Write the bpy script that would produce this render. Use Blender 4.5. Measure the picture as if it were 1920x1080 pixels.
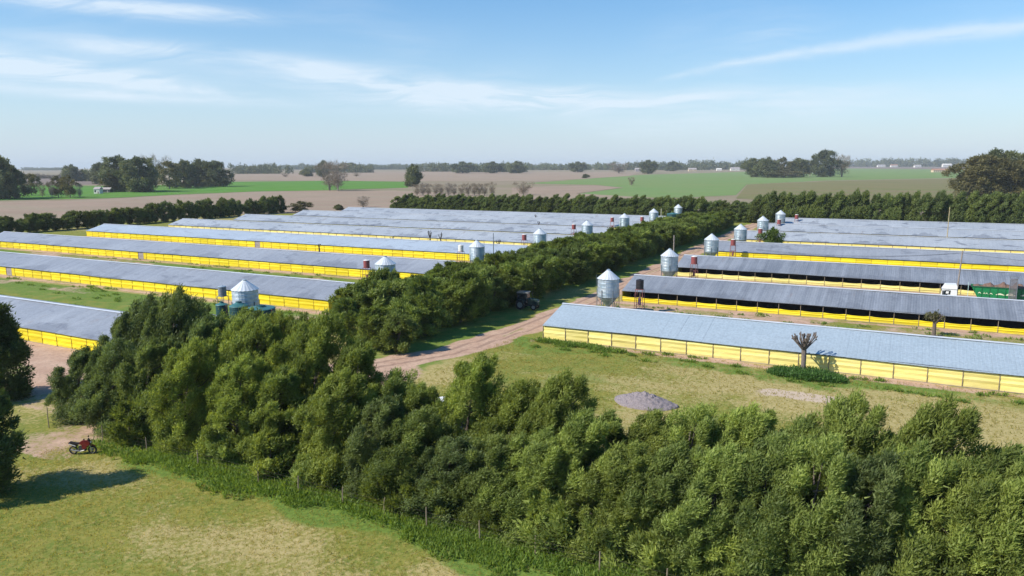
import bpy, math, random
import numpy as np
from math import sin, cos, tan, atan, atan2, pi, radians, sqrt, hypot
from mathutils import Matrix, Vector

S = bpy.context.scene
C = S.collection
for o in list(bpy.data.objects):
    bpy.data.objects.remove(o)

# ------------------------------------------------------------------ camera, sky, sun, exposure
# world axes: x runs along the sheds (to the right / towards the drone), y across them, z up.  metres.
CAM_H = 24.0
FPX = 1400.0
PITCH = atan(231 / FPX)
ROLL = radians(-0.25)
YAW = radians(28)
cam = bpy.data.cameras.new('camera')
camo = bpy.data.objects.new('camera', cam)
C.objects.link(camo)
CR = Matrix.Rotation(YAW, 3, 'Z') @ Matrix.Rotation(pi / 2 - PITCH, 3, 'X') @ Matrix.Rotation(ROLL, 3, 'Z')
camo.matrix_world = Matrix.Translation((0, 0, CAM_H)) @ CR.to_4x4()
cam.sensor_width = 36
cam.lens = 36 * FPX / 1920
cam.clip_start = 0.5
cam.clip_end = 60000
S.camera = camo
S.render.resolution_x, S.render.resolution_y = 1024, 576
S.view_settings.view_transform = 'Standard'
S.view_settings.look = 'None'
S.view_settings.exposure = 0.42
S.view_settings.gamma = 1
S.view_settings.use_curve_mapping = False

SUN_EL = radians(41)
SUN_H = (-0.66, -0.75)                       # horizontal direction towards the sun
_l = hypot(*SUN_H)
SUN_V = Vector((SUN_H[0] / _l * cos(SUN_EL), SUN_H[1] / _l * cos(SUN_EL), sin(SUN_EL)))
sl = bpy.data.lights.new('sun', 'SUN')
sl.energy = 4.6
sl.angle = radians(0.53)
sl.color = (1.0, 0.93, 0.82)
so = bpy.data.objects.new('sun', sl)
so.rotation_euler = SUN_V.to_track_quat('Z', 'Y').to_euler()
so.location = (0, 0, 80)
C.objects.link(so)

W = bpy.data.worlds.new('World')
S.world = W
W.use_nodes = True
wt = W.node_tree
wt.nodes.clear()


class NT:
    """tiny node helper"""
    def __init__(s, t): s.t = t
    def n(s, typ, **k):
        x = s.t.nodes.new(typ)
        for a, b in k.items(): setattr(x, a, b)
        return x
    def inp(s, node, i, v):
        if v is None: return
        if hasattr(v, 'is_output'): s.t.links.new(v, node.inputs[i])
        else: node.inputs[i].default_value = v
    def m(s, op, a, b=None, c=None, clamp=False):
        x = s.n('ShaderNodeMath', operation=op, use_clamp=clamp)
        s.inp(x, 0, a); s.inp(x, 1, b); s.inp(x, 2, c)
        return x.outputs[0]
    def vm(s, op, a, b=None):
        x = s.n('ShaderNodeVectorMath', operation=op)
        s.inp(x, 0, a); s.inp(x, 1, b)
        return x.outputs['Value'] if op in ('DOT_PRODUCT', 'LENGTH') else x.outputs[0]
    def mix(s, f, a, b, mode='MIX'):
        x = s.n('ShaderNodeMix', data_type='RGBA', blend_type=mode)
        s.inp(x, 0, f)
        s.inp(x, 6, a if hasattr(a, 'is_output') or a is None else (*a[:3], 1))
        s.inp(x, 7, b if hasattr(b, 'is_output') or b is None else (*b[:3], 1))
        return x.outputs[2]
    def noise(s, vec, scale, detail=3, rough=0.55, dist=0.0):
        x = s.n('ShaderNodeTexNoise')
        s.inp(x, 'Vector', vec)
        x.inputs['Scale'].default_value = scale
        x.inputs['Detail'].default_value = detail
        x.inputs['Roughness'].default_value = rough
        x.inputs['Distortion'].default_value = dist
        return x.outputs[0]
    def mr(s, v, a, b, c=0.0, d=1.0, smooth=True):
        x = s.n('ShaderNodeMapRange')
        if smooth: x.interpolation_type = 'SMOOTHSTEP'
        s.inp(x, 0, v); s.inp(x, 1, a); s.inp(x, 2, b); s.inp(x, 3, c); s.inp(x, 4, d)
        return x.outputs[0]
    def mapping(s, vec, scale=(1, 1, 1), loc=(0, 0, 0), rot=(0, 0, 0)):
        x = s.n('ShaderNodeMapping')
        s.inp(x, 'Vector', vec)
        x.inputs['Scale'].default_value = scale
        x.inputs['Location'].default_value = loc
        x.inputs['Rotation'].default_value = rot
        return x.outputs[0]
    def xyz(s, x, y, z):
        c = s.n('ShaderNodeCombineXYZ')
        s.inp(c, 0, x); s.inp(c, 1, y); s.inp(c, 2, z)
        return c.outputs[0]
    def sep(s, v):
        c = s.n('ShaderNodeSeparateXYZ'); s.inp(c, 0, v)
        return c.outputs


w = NT(wt)
sky = w.n('ShaderNodeTexSky', sky_type='NISHITA')
sky.sun_disc = False
sky.sun_elevation = SUN_EL
sky.sun_rotation = atan2(SUN_V.x, SUN_V.y)
sky.altitude = 0
sky.air_density = 1.0
sky.dust_density = 0.25
sky.ozone_density = 2.2
skyc = w.n('ShaderNodeHueSaturation')
skyc.inputs['Saturation'].default_value = 1.50
skyc.inputs['Value'].default_value = 1.0
wt.links.new(sky.outputs[0], skyc.inputs['Color'])
tc = w.n('ShaderNodeTexCoord').outputs['Generated']
# cirrus: position in the sky given by its component along a fixed horizontal axis and its height
CX = w.vm('DOT_PRODUCT', tc, (cos(YAW), sin(YAW), 0))
CZ = w.sep(tc)[2]
# streaky field, drawn out along the wind
warp = w.noise(w.xyz(w.m('MULTIPLY', CX, 3.0), w.m('MULTIPLY', CZ, 6.0), 0.3), 1.0, 3)
v1 = w.xyz(w.m('MULTIPLY', CX, 5.0), w.m('ADD', w.m('MULTIPLY', CZ, 42.0), w.m('MULTIPLY', warp, 6.0)), 2.0)
st1 = w.noise(v1, 1.0, 7, 0.62, 0.6)
st2 = w.noise(w.xyz(w.m('MULTIPLY', CX, 14.0), w.m('MULTIPLY', CZ, 130.0), 5.0), 1.0, 5, 0.6, 0.8)
streak = w.m('MULTIPLY', w.mr(st1, 0.30, 0.62), w.mr(st2, 0.2, 0.75, 0.45, 1.0))
# banks of cirrus: (sideways, height, half length, half thickness, tilt, strength)
banks = [(-0.45, 0.178, .13, .009, -.01, .85), (-0.44, 0.134, .085, .011, -.03, .60),
         (-0.54, 0.112, .13, .012, -.07, .85), (-0.45, 0.096, .13, .007, -.10, .80), (-0.45, 0.080, .12, .006, -.03, .60), (-0.60, 0.090, .10, .010, 0.0, .4),
         (-0.25, 0.120, .11, .012, -.08, .65), (-0.17, 0.103, .13, .007, -.05, .45), (-0.05, 0.088, .20, .013, -.04, .70),
         (0.08, 0.080, .26, .013, 0.0, .50), (0.36, 0.086, .08, .006, 0.03, .25),
         (0.44, 0.072, .20, .014, 0.06, .22)]
tot = w.m('MULTIPLY', w.mr(w.noise(w.xyz(w.m('MULTIPLY', CX, 2.2), w.m('MULTIPLY', CZ, 7.0), 9.0), 1.0, 2), .45, .8), .30)
for (bx, bz, la, lb, tl, am) in banks:
    dx = w.m('SUBTRACT', CX, bx)
    dz = w.m('SUBTRACT', w.m('SUBTRACT', CZ, bz), w.m('MULTIPLY', dx, tl))
    q = w.m('ADD', w.m('POWER', w.m('ABSOLUTE', w.m('DIVIDE', dx, la)), 2.0), w.m('POWER', w.m('ABSOLUTE', w.m('DIVIDE', dz, lb)), 2.0))
    tot = w.m('ADD', tot, w.m('MULTIPLY', w.m('EXPONENT', w.m('MULTIPLY', q, -1.0)), am))
cl = w.m('MULTIPLY', tot, w.m('ADD', w.m('MULTIPLY', streak, 1.5), .22))
# the long thin band that climbs to the right
wob = w.noise(w.xyz(w.m('MULTIPLY', CX, 16.0), 3.3, w.m('MULTIPLY', CZ, 20.0)), 1.0, 5, 0.6)
lt = w.m('SUBTRACT', CX, 0.19)
line = w.m('ADD', w.m('ADD', w.m('MULTIPLY', lt, w.m('SUBTRACT', 0.22, w.m('MULTIPLY', lt, 0.32))), 0.105), w.m('MULTIPLY', w.m('SUBTRACT', wob, .5), .016))
ld = w.m('DIVIDE', w.m('ABSOLUTE', w.m('SUBTRACT', CZ, line)), w.m('ADD', .0035, w.m('MULTIPLY', w.mr(CX, .15, .5), .004)))
lm = w.m('MULTIPLY', w.m('EXPONENT', w.m('MULTIPLY', w.m('POWER', ld, 2.0), -1.0)), w.mr(CX, 0.16, 0.26))
lm = w.m('MULTIPLY', lm, w.mr(w.noise(w.xyz(w.m('MULTIPLY', CX, 9.0), 7.7, w.m('MULTIPLY', CZ, 60.0)), 1.0, 5, .6), .30, .55, .35, 1.0))
front = w.mr(w.vm('DOT_PRODUCT', tc, (-sin(YAW), cos(YAW), 0)), -0.2, 0.3)
lm = w.m('MULTIPLY', lm, front)
cl = w.m('ADD', w.m('MULTIPLY', cl, .95), w.m('MULTIPLY', lm, .6))
cl = w.m('MINIMUM', cl, .8)
cl = w.m('MULTIPLY', cl, w.mr(CZ, 0.0, .05))
hzf = w.m('MULTIPLY', w.m('EXPONENT', w.m('MULTIPLY', w.m('MAXIMUM', CZ, 0.0), -5.5)), .90)
SKY_GAIN = 0.118
cc = w.mix(cl, w.mix(hzf, skyc.outputs[0], (3.35, 4.25, 5.5)), (5.0, 5.75, 6.5))
bg = w.n('ShaderNodeBackground')
wt.links.new(cc, bg.inputs[0])
bg.inputs[1].default_value = SKY_GAIN
wo = w.n('ShaderNodeOutputWorld')
wt.links.new(bg.outputs[0], wo.inputs[0])


# ------------------------------------------------------------------ survey helpers (photo point -> place on the ground)
def ray(px, py):
    return CR @ Vector(((px - 960) / FPX, (540 - py) / FPX, -1))
def G(px, py, z=0.0):
    d = ray(px, py); t = (z - CAM_H) / d.z
    return d.x * t, d.y * t
def ON_V(px, py, v):
    d = ray(px, py); t = v / d.y
    return d.x * t, CAM_H + d.z * t
def U_AT(px, py, v): return ON_V(px, py, v)[0]


# ------------------------------------------------------------------ object helpers
def tag(o, label=None, cat=None, group=None, kind=None):
    if label: o['label'] = label
    if cat: o['category'] = cat
    if group: o['group'] = group
    if kind: o['kind'] = kind
    return o
def empty(name, loc, rz=0.0, parent=None):
    o = bpy.data.objects.new(name, None)
    o.empty_display_size = 0.5
    o.location = loc
    o.rotation_euler = (0, 0, rz)
    o.parent = parent
    C.objects.link(o)
    return o
def link(name, mesh, parent=None, loc=(0, 0, 0), rz=0.0, scale=None):
    o = bpy.data.objects.new(name, mesh)
    o.location = loc
    if rz: o.rotation_euler = (0, 0, rz)
    if scale: o.scale = scale
    o.parent = parent
    C.objects.link(o)
    return o
def copy_tree(o, parent=None):
    c = o.copy(); C.objects.link(c)
    if parent: c.parent = parent
    for ch in list(kids.get(o, [])) if False else [x for x in o.children]:
        copy_tree(ch, c)
    return c
kids = {}


class MB:
    def __init__(s): s.v = []; s.f = []
    def add(s, vs, fs):
        b = len(s.v); s.v += [tuple(x) for x in vs]; s.f += [tuple(i + b for i in f) for f in fs]; return s
    def box(s, x0, x1, y0, y1, z0, z1):
        return s.add([(x0, y0, z0), (x1, y0, z0), (x1, y1, z0), (x0, y1, z0), (x0, y0, z1), (x1, y0, z1), (x1, y1, z1), (x0, y1, z1)],
                     [(0, 3, 2, 1), (4, 5, 6, 7), (0, 1, 5, 4), (1, 2, 6, 5), (2, 3, 7, 6), (3, 0, 4, 7)])
    def prism(s, prof, y0, y1):
        """profile in x-z extruded along y"""
        n = len(prof)
        vs = [(x, y0, z) for x, z in prof] + [(x, y1, z) for x, z in prof]
        fs = [tuple(range(n)), tuple(range(2 * n - 1, n - 1, -1))]
        fs += [(i, i + n, (i + 1) % n + n, (i + 1) % n) for i in range(n)]
        return s.add(vs, fs)
    def lathe(s, prof, n=16, c=(0, 0), cap=True):
        vs = []
        for r, z in prof:
            for i in range(n):
                a = 2 * pi * i / n
                vs.append((c[0] + r * cos(a), c[1] + r * sin(a), z))
        fs = []
        for k in range(len(prof) - 1):
            for i in range(n):
                j = (i + 1) % n
                fs.append((k * n + i, k * n + j, (k + 1) * n + j, (k + 1) * n + i))
        if cap:
            fs.append(tuple(range(n - 1, -1, -1)))
            fs.append(tuple((len(prof) - 1) * n + i for i in range(n)))
        return s.add(vs, fs)
    def tube(s, pts, rad, n=6):
        P = [Vector(p) for p in pts]
        if not hasattr(rad, '__len__'): rad = [rad] * len(P)
        vs = []
        for k, p in enumerate(P):
            t = (P[min(k + 1, len(P) - 1)] - P[max(k - 1, 0)]).normalized()
            a = t.cross(Vector((0.13, 0.27, 0.95)) if abs(t.z) < .9 else Vector((1, 0.1, 0))).normalized()
            b = t.cross(a)
            for i in range(n):
                q = 2 * pi * i / n
                vs.append(p + (a * cos(q) + b * sin(q)) * rad[k])
        fs = []
        for k in range(len(P) - 1):
            for i in range(n):
                j = (i + 1) % n
                fs.append((k * n + i, k * n + j, (k + 1) * n + j, (k + 1) * n + i))
        fs.append(tuple(range(n - 1, -1, -1)))
        fs.append(tuple((len(P) - 1) * n + i for i in range(n)))
        return s.add(vs, fs)
    def wheel(s, x, z, y, r, wd, rt, n=20):
        """torus-like tyre lying in the x-z plane at side position y"""
        prof = [(r - rt, -wd * .5), (r - rt * .35, -wd * .5), (r, -wd * .3), (r, wd * .3), (r - rt * .35, wd * .5), (r - rt, wd * .5)]
        m = len(prof); vs = []
        for i in range(n):
            a = 2 * pi * i / n
            for (rr, yy) in prof: vs.append((x + rr * cos(a), y + yy, z + rr * sin(a)))
        fs = [(i * m + k, ((i + 1) % n) * m + k, ((i + 1) % n) * m + (k + 1) % m, i * m + (k + 1) % m) for i in range(n) for k in range(m)]
        return s.add(vs, fs)
    def disc(s, x, z, y, r, wd, n=16):
        vs = []
        for yy in (y - wd / 2, y + wd / 2):
            for i in range(n):
                a = 2 * pi * i / n; vs.append((x + r * cos(a), yy, z + r * sin(a)))
        fs = [tuple(range(n)), tuple(range(2 * n - 1, n - 1, -1))] + [(i, i + n, (i + 1) % n + n, (i + 1) % n) for i in range(n)]
        return s.add(vs, fs)
    def mesh(s, name, mat, smooth=False):
        me = bpy.data.meshes.new(name)
        me.from_pydata(s.v, [], s.f)
        me.materials.append(mat)
        if smooth: me.polygons.foreach_set('use_smooth', [True] * len(me.polygons))
        me.update()
        return me
    def build(s, name, mat, parent=None, smooth=False, **k):
        return link(name, s.mesh(name, mat, smooth), parent, **k)


def np_mesh(name, V, F, mat, attrs=None):
    """V (n,3), F (m,3) or (m,4)"""
    me = bpy.data.meshes.new(name)
    k = F.shape[1]
    me.vertices.add(len(V)); me.vertices.foreach_set('co', V.astype(np.float32).ravel())
    me.loops.add(F.size); me.loops.foreach_set('vertex_index', F.astype(np.int32).ravel())
    me.polygons.add(len(F)); me.polygons.foreach_set('loop_start', np.arange(0, F.size, k, dtype=np.int32))
    me.update(calc_edges=True)
    for an, av in (attrs or {}).items():
        a = me.attributes.new(an, 'FLOAT', 'POINT'); a.data.foreach_set('value', av.astype(np.float32))
    me.materials.append(mat)
    me.validate()
    return me


# ------------------------------------------------------------------ materials
def mat(name, col=(.5, .5, .5), rough=.7, metal=0.0, spec=.4):
    m = bpy.data.materials.new(name); m.use_nodes = True
    b = m.node_tree.nodes['Principled BSDF']
    b.inputs['Base Color'].default_value = (*col, 1)
    b.inputs['Roughness'].default_value = rough
    b.inputs['Metallic'].default_value = metal
    b.inputs['Specular IOR Level'].default_value = spec
    return m
def worn(name, col, rough=.7, metal=0.0, spec=.4, amp=.35, scale=2.0, col2=None, bump=0.0, objrand=0.0):
    m = mat(name, col, rough, metal, spec)
    t = NT(m.node_tree); b = m.node_tree.nodes['Principled BSDF']
    p = t.n('ShaderNodeTexCoord').outputs['Object']
    f = t.mr(t.noise(p, scale, 5, .6), .3, .7)
    c2 = col2 or tuple(c * (1 - amp) for c in col)
    c = t.mix(f, c2, col)
    if objrand:
        r = t.n('ShaderNodeObjectInfo').outputs['Random']
        c = t.mix(1.0, c, t.xyz(*[t.mr(r, 0, 1, 1 - objrand, 1 + objrand, False)] * 3), 'MULTIPLY')
    m.node_tree.links.new(c, b.inputs['Base Color'])
    if bump:
        bn = t.n('ShaderNodeBump'); bn.inputs['Strength'].default_value = bump
        t.inp(bn, 'Height', t.noise(p, scale * 4, 4)); m.node_tree.links.new(bn.outputs[0], b.inputs['Normal'])
    return m

def roof_mat(name, c1, c2, rough=.45, metal=.35, streak=.35, objrand=.0, stain=.5):
    m = mat(name, c1, rough, metal, .5)
    t = NT(m.node_tree); b = m.node_tree.nodes['Principled BSDF']
    p = t.n('ShaderNodeNewGeometry').outputs['Position']
    s = t.sep(p)
    # sheets run across the shed: tone changes from sheet to sheet along x
    sh = t.noise(t.xyz(t.m('MULTIPLY', s[0], .9), t.m('MULTIPLY', s[1], .06), 0), 1.0, 4, .7)
    big = t.noise(t.xyz(t.m('MULTIPLY', s[0], .06), t.m('MULTIPLY', s[1], .1), 4), 1.0, 3, .6)
    f = t.m('ADD', t.m('MULTIPLY', t.mr(sh, .3, .7), streak), t.m('MULTIPLY', t.mr(big, .3, .7), 1 - streak))
    c = t.mix(f, c2, c1)
    st = t.noise(t.mapping(p, (.22, .5, .5)), 1.0, 5, .6, .6)
    c = t.mix(t.m('MULTIPLY', t.mr(st, .55, .68), stain), c, (.16, .17, .20))
    oy = t.sep(t.n('ShaderNodeTexCoord').outputs['Object'])[1]
    ar = t.noise(t.xyz(t.m('MULTIPLY', s[0], .11), t.m('MULTIPLY', t.m('SUBTRACT', s[1], oy), .13), 0), 1.0, 4, .6)
    arc = t.mr(t.m('SUBTRACT', t.m('MULTIPLY', t.m('SUBTRACT', ar, .50), 22.0), oy), -.3, .5)
    c = t.mix(t.m('MULTIPLY', arc, min(.42, stain * .7)), c, (.13, .14, .17))
    rs = t.noise(t.mapping(p, (.5, .14, .14), (31, 7, 0)), 1.0, 5, .65)
    c = t.mix(t.m('MULTIPLY', t.mr(rs, .62, .72), stain * .8), c, (.26, .19, .15))
    fine = t.noise(p, 3.0, 4, .6)
    c = t.mix(1.0, c, t.xyz(*[t.mr(fine, .2, .8, .86, 1.12)] * 3), 'MULTIPLY')
    if objrand:
        r = t.n('ShaderNodeObjectInfo').outputs['Random']
        c = t.mix(1.0, c, t.xyz(*[t.mr(r, 0, 1, 1 - objrand, 1 + objrand, False)] * 3), 'MULTIPLY')
    m.node_tree.links.new(c, b.inputs['Base Color'])
    # corrugation
    wv = t.m('SINE', t.m('MULTIPLY', s[0], 2 * pi / .18))
    bn = t.n('ShaderNodeBump'); bn.inputs['Strength'].default_value = .08; bn.inputs['Distance'].default_value = .02
    t.inp(bn, 'Height', wv); m.node_tree.links.new(bn.outputs[0], b.inputs['Normal'])
    return m
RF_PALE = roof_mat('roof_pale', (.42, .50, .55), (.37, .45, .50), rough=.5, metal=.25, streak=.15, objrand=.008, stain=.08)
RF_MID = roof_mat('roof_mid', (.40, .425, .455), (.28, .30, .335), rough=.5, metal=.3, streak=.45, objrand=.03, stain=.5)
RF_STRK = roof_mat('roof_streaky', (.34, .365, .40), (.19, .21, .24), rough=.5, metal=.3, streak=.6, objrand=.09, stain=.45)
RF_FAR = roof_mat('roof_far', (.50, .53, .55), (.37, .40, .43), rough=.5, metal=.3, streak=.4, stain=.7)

RF_LITE = roof_mat('roof_light', (.47, .54, .60), (.40, .46, .52), rough=.5, metal=.3, streak=.3, stain=.3)
def curtain_mat(name, col, col2):
    m = mat(name, col, .55, 0, .3)
    t = NT(m.node_tree); b = m.node_tree.nodes['Principled BSDF']
    p = t.n('ShaderNodeNewGeometry').outputs['Position']
    f = t.mr(t.noise(t.mapping(p, (.35, .35, 2.5)), 1.0, 5, .65), .3, .7)
    c = t.mix(f, col2, col)
    z = t.sep(p)[2]
    dirt = t.m('MULTIPLY', t.mr(t.m('ADD', z, t.m('MULTIPLY', t.noise(p, 1.4, 4), .8)), .25, .95, 1.0, 0.0), .40)
    c = t.mix(dirt, c, (.40, .30, .17))
    r = t.n('ShaderNodeObjectInfo').outputs['Random']
    c = t.mix(1.0, c, t.xyz(*[t.mr(r, 0, 1, .84, 1.06, False)] * 3), 'MULTIPLY')
    m.node_tree.links.new(c, b.inputs['Base Color'])
    bn = t.n('ShaderNodeBump'); bn.inputs['Strength'].default_value = .5; bn.inputs['Distance'].default_value = .06
    t.inp(bn, 'Height', t.noise(t.mapping(p, (.5, .5, 5)), 1.2, 3)); m.node_tree.links.new(bn.outputs[0], b.inputs['Normal'])
    return m
CU_PALE = curtain_mat('curtain_pale', (.82, .72, .27), (.76, .65, .19))
CU_YEL = curtain_mat('curtain_yellow', (.80, .655, .018), (.74, .57, .012))
M_DARK = mat('interior_shade', (.03, .025, .025), .95)  # near-black: shade inside the sheds put into the colour
M_POST = worn('post_wood', (.30, .24, .17), .85, scale=3)
M_PLINTH = worn('plinth', (.36, .29, .24), .9, scale=1.5)
M_RIDGE = worn('ridge_metal', (.62, .66, .70), .45, .2, amp=.15, scale=1)
M_GABLE = worn('gable_dark', (.20, .19, .20), .8, scale=1)
M_FASCIA = mat('fascia', (.06, .06, .07), .7)
M_DOOR = worn('old_door', (.34, .30, .29), .8, scale=2)


def foliage(name, dark, light, trans=.35, objvar=.12, warm=(1.12, 1.0, .6)):
    m = bpy.data.materials.new(name); m.use_nodes = True
    t = NT(m.node_tree); nt = m.node_tree
    b = nt.nodes['Principled BSDF']; out = nt.nodes['Material Output']
    at = t.n('ShaderNodeAttribute', attribute_name='tint').outputs['Fac']
    c = t.mix(at, dark, light)
    r = t.n('ShaderNodeObjectInfo').outputs['Random']
    c = t.mix(t.m('MULTIPLY', r, .55), c, t.mix(1.0, c, warm, 'MULTIPLY'))
    c = t.mix(1.0, c, t.xyz(*[t.mr(t.m('FRACT', t.m('MULTIPLY', r, 7.31)), 0, 1, 1 - objvar, 1 + objvar, False)] * 3), 'MULTIPLY')
    nt.links.new(c, b.inputs['Base Color'])
    b.inputs['Roughness'].default_value = .55
    b.inputs['Specular IOR Level'].default_value = .25
    tr = t.n('ShaderNodeBsdfTranslucent')
    nt.links.new(t.mix(1.0, c, (1.25, 1.15, .5), 'MULTIPLY'), tr.inputs['Color'])
    mx = t.n('ShaderNodeMixShader'); mx.inputs[0].default_value = trans
    nt.links.new(b.outputs[0], mx.inputs[1]); nt.links.new(tr.outputs[0], mx.inputs[2])
    nt.links.new(mx.outputs[0], out.inputs[0])
    return m
F_BELT = foliage('foliage_windbreak', (.085, .128, .034), (.340, .425, .110), .45, .2, (1.12, 1.0, .7))
F_BELTD = foliage('foliage_windbreak_grey', (.070, .110, .048), (.250, .330, .130), .42, .2)
F_HEDGE = foliage('foliage_shelterbelt', (.068, .108, .028), (.245, .320, .078), .42, .24)
F_BACK = foliage('foliage_back_row', (.062, .100, .034), (.190, .245, .080), .38, .22)
F_DARK = foliage('foliage_dark', (.048, .082, .034), (.160, .220, .080), .38)
F_FAR = foliage('foliage_far', (.060, .085, .045), (.190, .215, .105), .3)
F_GROVE = foliage('foliage_grove', (.070, .075, .036), (.210, .195, .085), .3)
F_OLIVE = foliage('foliage_olive', (.09, .095, .045), (.19, .18, .09), .3)
F_BARE = foliage('bare_twigs', (.17, .145, .125), (.31, .27, .23), .1)
F_WEED = foliage('weeds', (.095, .180, .035), (.260, .360, .070), .45)
F_GRASS = foliage('grass_tufts', (.24, .225, .055), (.42, .36, .13), .6)
BARK = worn('bark', (.15, .12, .10), .95, scale=6, bump=.5)
BARK_PALE = worn('bark_pale', (.30, .26, .23), .95, scale=5, bump=.5)
M_GALV = worn('galvanised', (.56, .61, .64), .38, .45, amp=.28, scale=.8, col2=(.27, .37, .44))
M_GALVR = worn('galvanised_roof', (.70, .74, .76), .40, .3, amp=.12, scale=1.2)
M_STEEL = worn('painted_steel', (.22, .25, .28), .6, .2, scale=3)
M_RED = worn('red_drum', (.28, .055, .055), .6, scale=2, col2=(.20, .07, .07))
M_REDST = worn('red_stand', (.33, .13, .12), .7, scale=3)
M_BLK = worn('black_plastic', (.025, .022, .028), .5, scale=2)
M_WHT = worn('white_drum', (.72, .70, .66), .5, amp=.15, scale=2)
M_TEAL = worn('teal_tank', (.010, .062, .064), .5, amp=.3, scale=1.2)  # tank sides darkened: their shade is put into the colour
M_TEAL_LIT = worn('teal_tank_lit', (.045, .16, .165), .5, amp=.25, scale=1.5)  # same teal, lighter for the sunlit tops


# ------------------------------------------------------------------ ground
def value_noise(x, y, seed, scale):
    r = np.random.RandomState(seed); n = 256
    g = r.rand(n, n)
    x = x / scale; y = y / scale
    xi = np.floor(x).astype(int); yi = np.floor(y).astype(int)
    fx = x - xi; fy = y - yi
    fx = fx * fx * (3 - 2 * fx); fy = fy * fy * (3 - 2 * fy)
    a = g[xi % n, yi % n]; b = g[(xi + 1) % n, yi % n]; c = g[xi % n, (yi + 1) % n]; d = g[(xi + 1) % n, (yi + 1) % n]
    return (a * (1 - fx) + b * fx) * (1 - fy) + (c * (1 - fx) + d * fx) * fy
def sstep(x, a, b):
    t = np.clip((x - a) / (b - a), 0, 1); return t * t * (3 - 2 * t)
def seg_dist(X, Y, pts):
    best = np.full(X.shape, 1e9)
    for (x0, y0), (x1, y1) in zip(pts[:-1], pts[1:]):
        dx, dy = x1 - x0, y1 - y0; L = dx * dx + dy * dy
        t = np.clip(((X - x0) * dx + (Y - y0) * dy) / L, 0, 1)
        best = np.minimum(best, np.hypot(X - x0 - t * dx, Y - y0 - t * dy))
    return best

ROAD = [(-62, 62), (-56.5, 69), (-51.5, 79), (-49.3, 95), (-49.2, 125), (-50.5, 171), (-53.0, 229), (-54, 300), (-54, 315)]
YARD = [(-112, 60), (-96, 55), (-84, 47), (-72, 50), (-62, 62)]
TRACK2 = [(-62, 60), (-50, 53), (-30, 52), (-12, 53), (6, 54)]
SHED_L = [(58.0, -150), (93.3, -252), (126.0, -252), (160.0, -253), (190.5, -250), (220.0, -248), (252.0, -246), (280.0, -243)]
SHED_R = [(92.0, 50), (124.3, 52), (158.5, 56), (193.0, 60), (227.5, 64), (260.5, 68), (290.0, 72)]

def soil_mat():
    m = bpy.data.materials.new('farm_soil'); m.use_nodes = True
    t = NT(m.node_tree); nt = m.node_tree; b = nt.nodes['Principled BSDF']
    p = t.n('ShaderNodeNewGeometry').outputs['Position']
    at = lambda a: t.n('ShaderNodeAttribute', attribute_name=a).outputs['Fac']
    n_f = t.noise(p, 2.6, 5, .65); n_m = t.noise(p, .45, 5, .6); n_l = t.noise(p, .11, 4, .6); n_ff = t.noise(p, 9.0, 3, .7)
    jag = t.m('ADD', t.m('MULTIPLY', t.m('SUBTRACT', n_f, .5), .8), t.m('MULTIPLY', t.m('SUBTRACT', n_m, .5), .9))
    def msk(a, lo=.35, hi=.65, j=1.0):
        return t.mr(t.m('ADD', at(a), t.m('MULTIPLY', jag, j)), lo, hi)
    grass = t.mix(t.mr(n_m, .38, .62), (.205, .210, .044), (.140, .180, .034))
    grass = t.mix(t.m('MULTIPLY', t.mr(n_f, .42, .66), .55), grass, (.34, .285, .085))
    straw = t.mix(t.mr(n_f, .35, .65), (.32, .27, .10), (.43, .355, .165))
    c = t.mix(msk('dry', .3, .8, 1.1), grass, straw)
    lush = t.mix(t.mr(n_f, .35, .65), (.095, .160, .030), (.165, .235, .045))
    c = t.mix(msk('lush'), c, lush)
    dirt = t.mix(t.mr(n_m, .3, .7), (.42, .275, .200), (.52, .365, .270))
    dirt = t.mix(t.m('MULTIPLY', t.mr(n_f, .45, .7), .5), dirt, (.24, .175, .13))
    c = t.mix(msk('dirt', .35, .65, .8), c, dirt)
    c = t.mix(t.m('MULTIPLY', msk('rut', .35, .65, .8), .6), c, (.22, .145, .11))
    c = t.mix(msk('sand', .4, .65, .9), c, (.50, .40, .30))
    c = t.mix(t.m('MULTIPLY', t.mr(n_ff, .5, .75), .2), c, t.mix(1.0, c, (.55, .6, .5), 'MULTIPLY'))
    nt.links.new(c, b.inputs['Base Color'])
    b.inputs['Roughness'].default_value = 1.0
    b.inputs['Specular IOR Level'].default_value = .1
    bn = t.n('ShaderNodeBump'); bn.inputs['Strength'].default_value = .5; bn.inputs['Distance'].default_value = .08
    t.inp(bn, 'Height', t.m('ADD', n_f, t.m('MULTIPLY', n_ff, .6))); nt.links.new(bn.outputs[0], b.inputs['Normal'])
    return m
M_SOIL = soil_mat()

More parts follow.
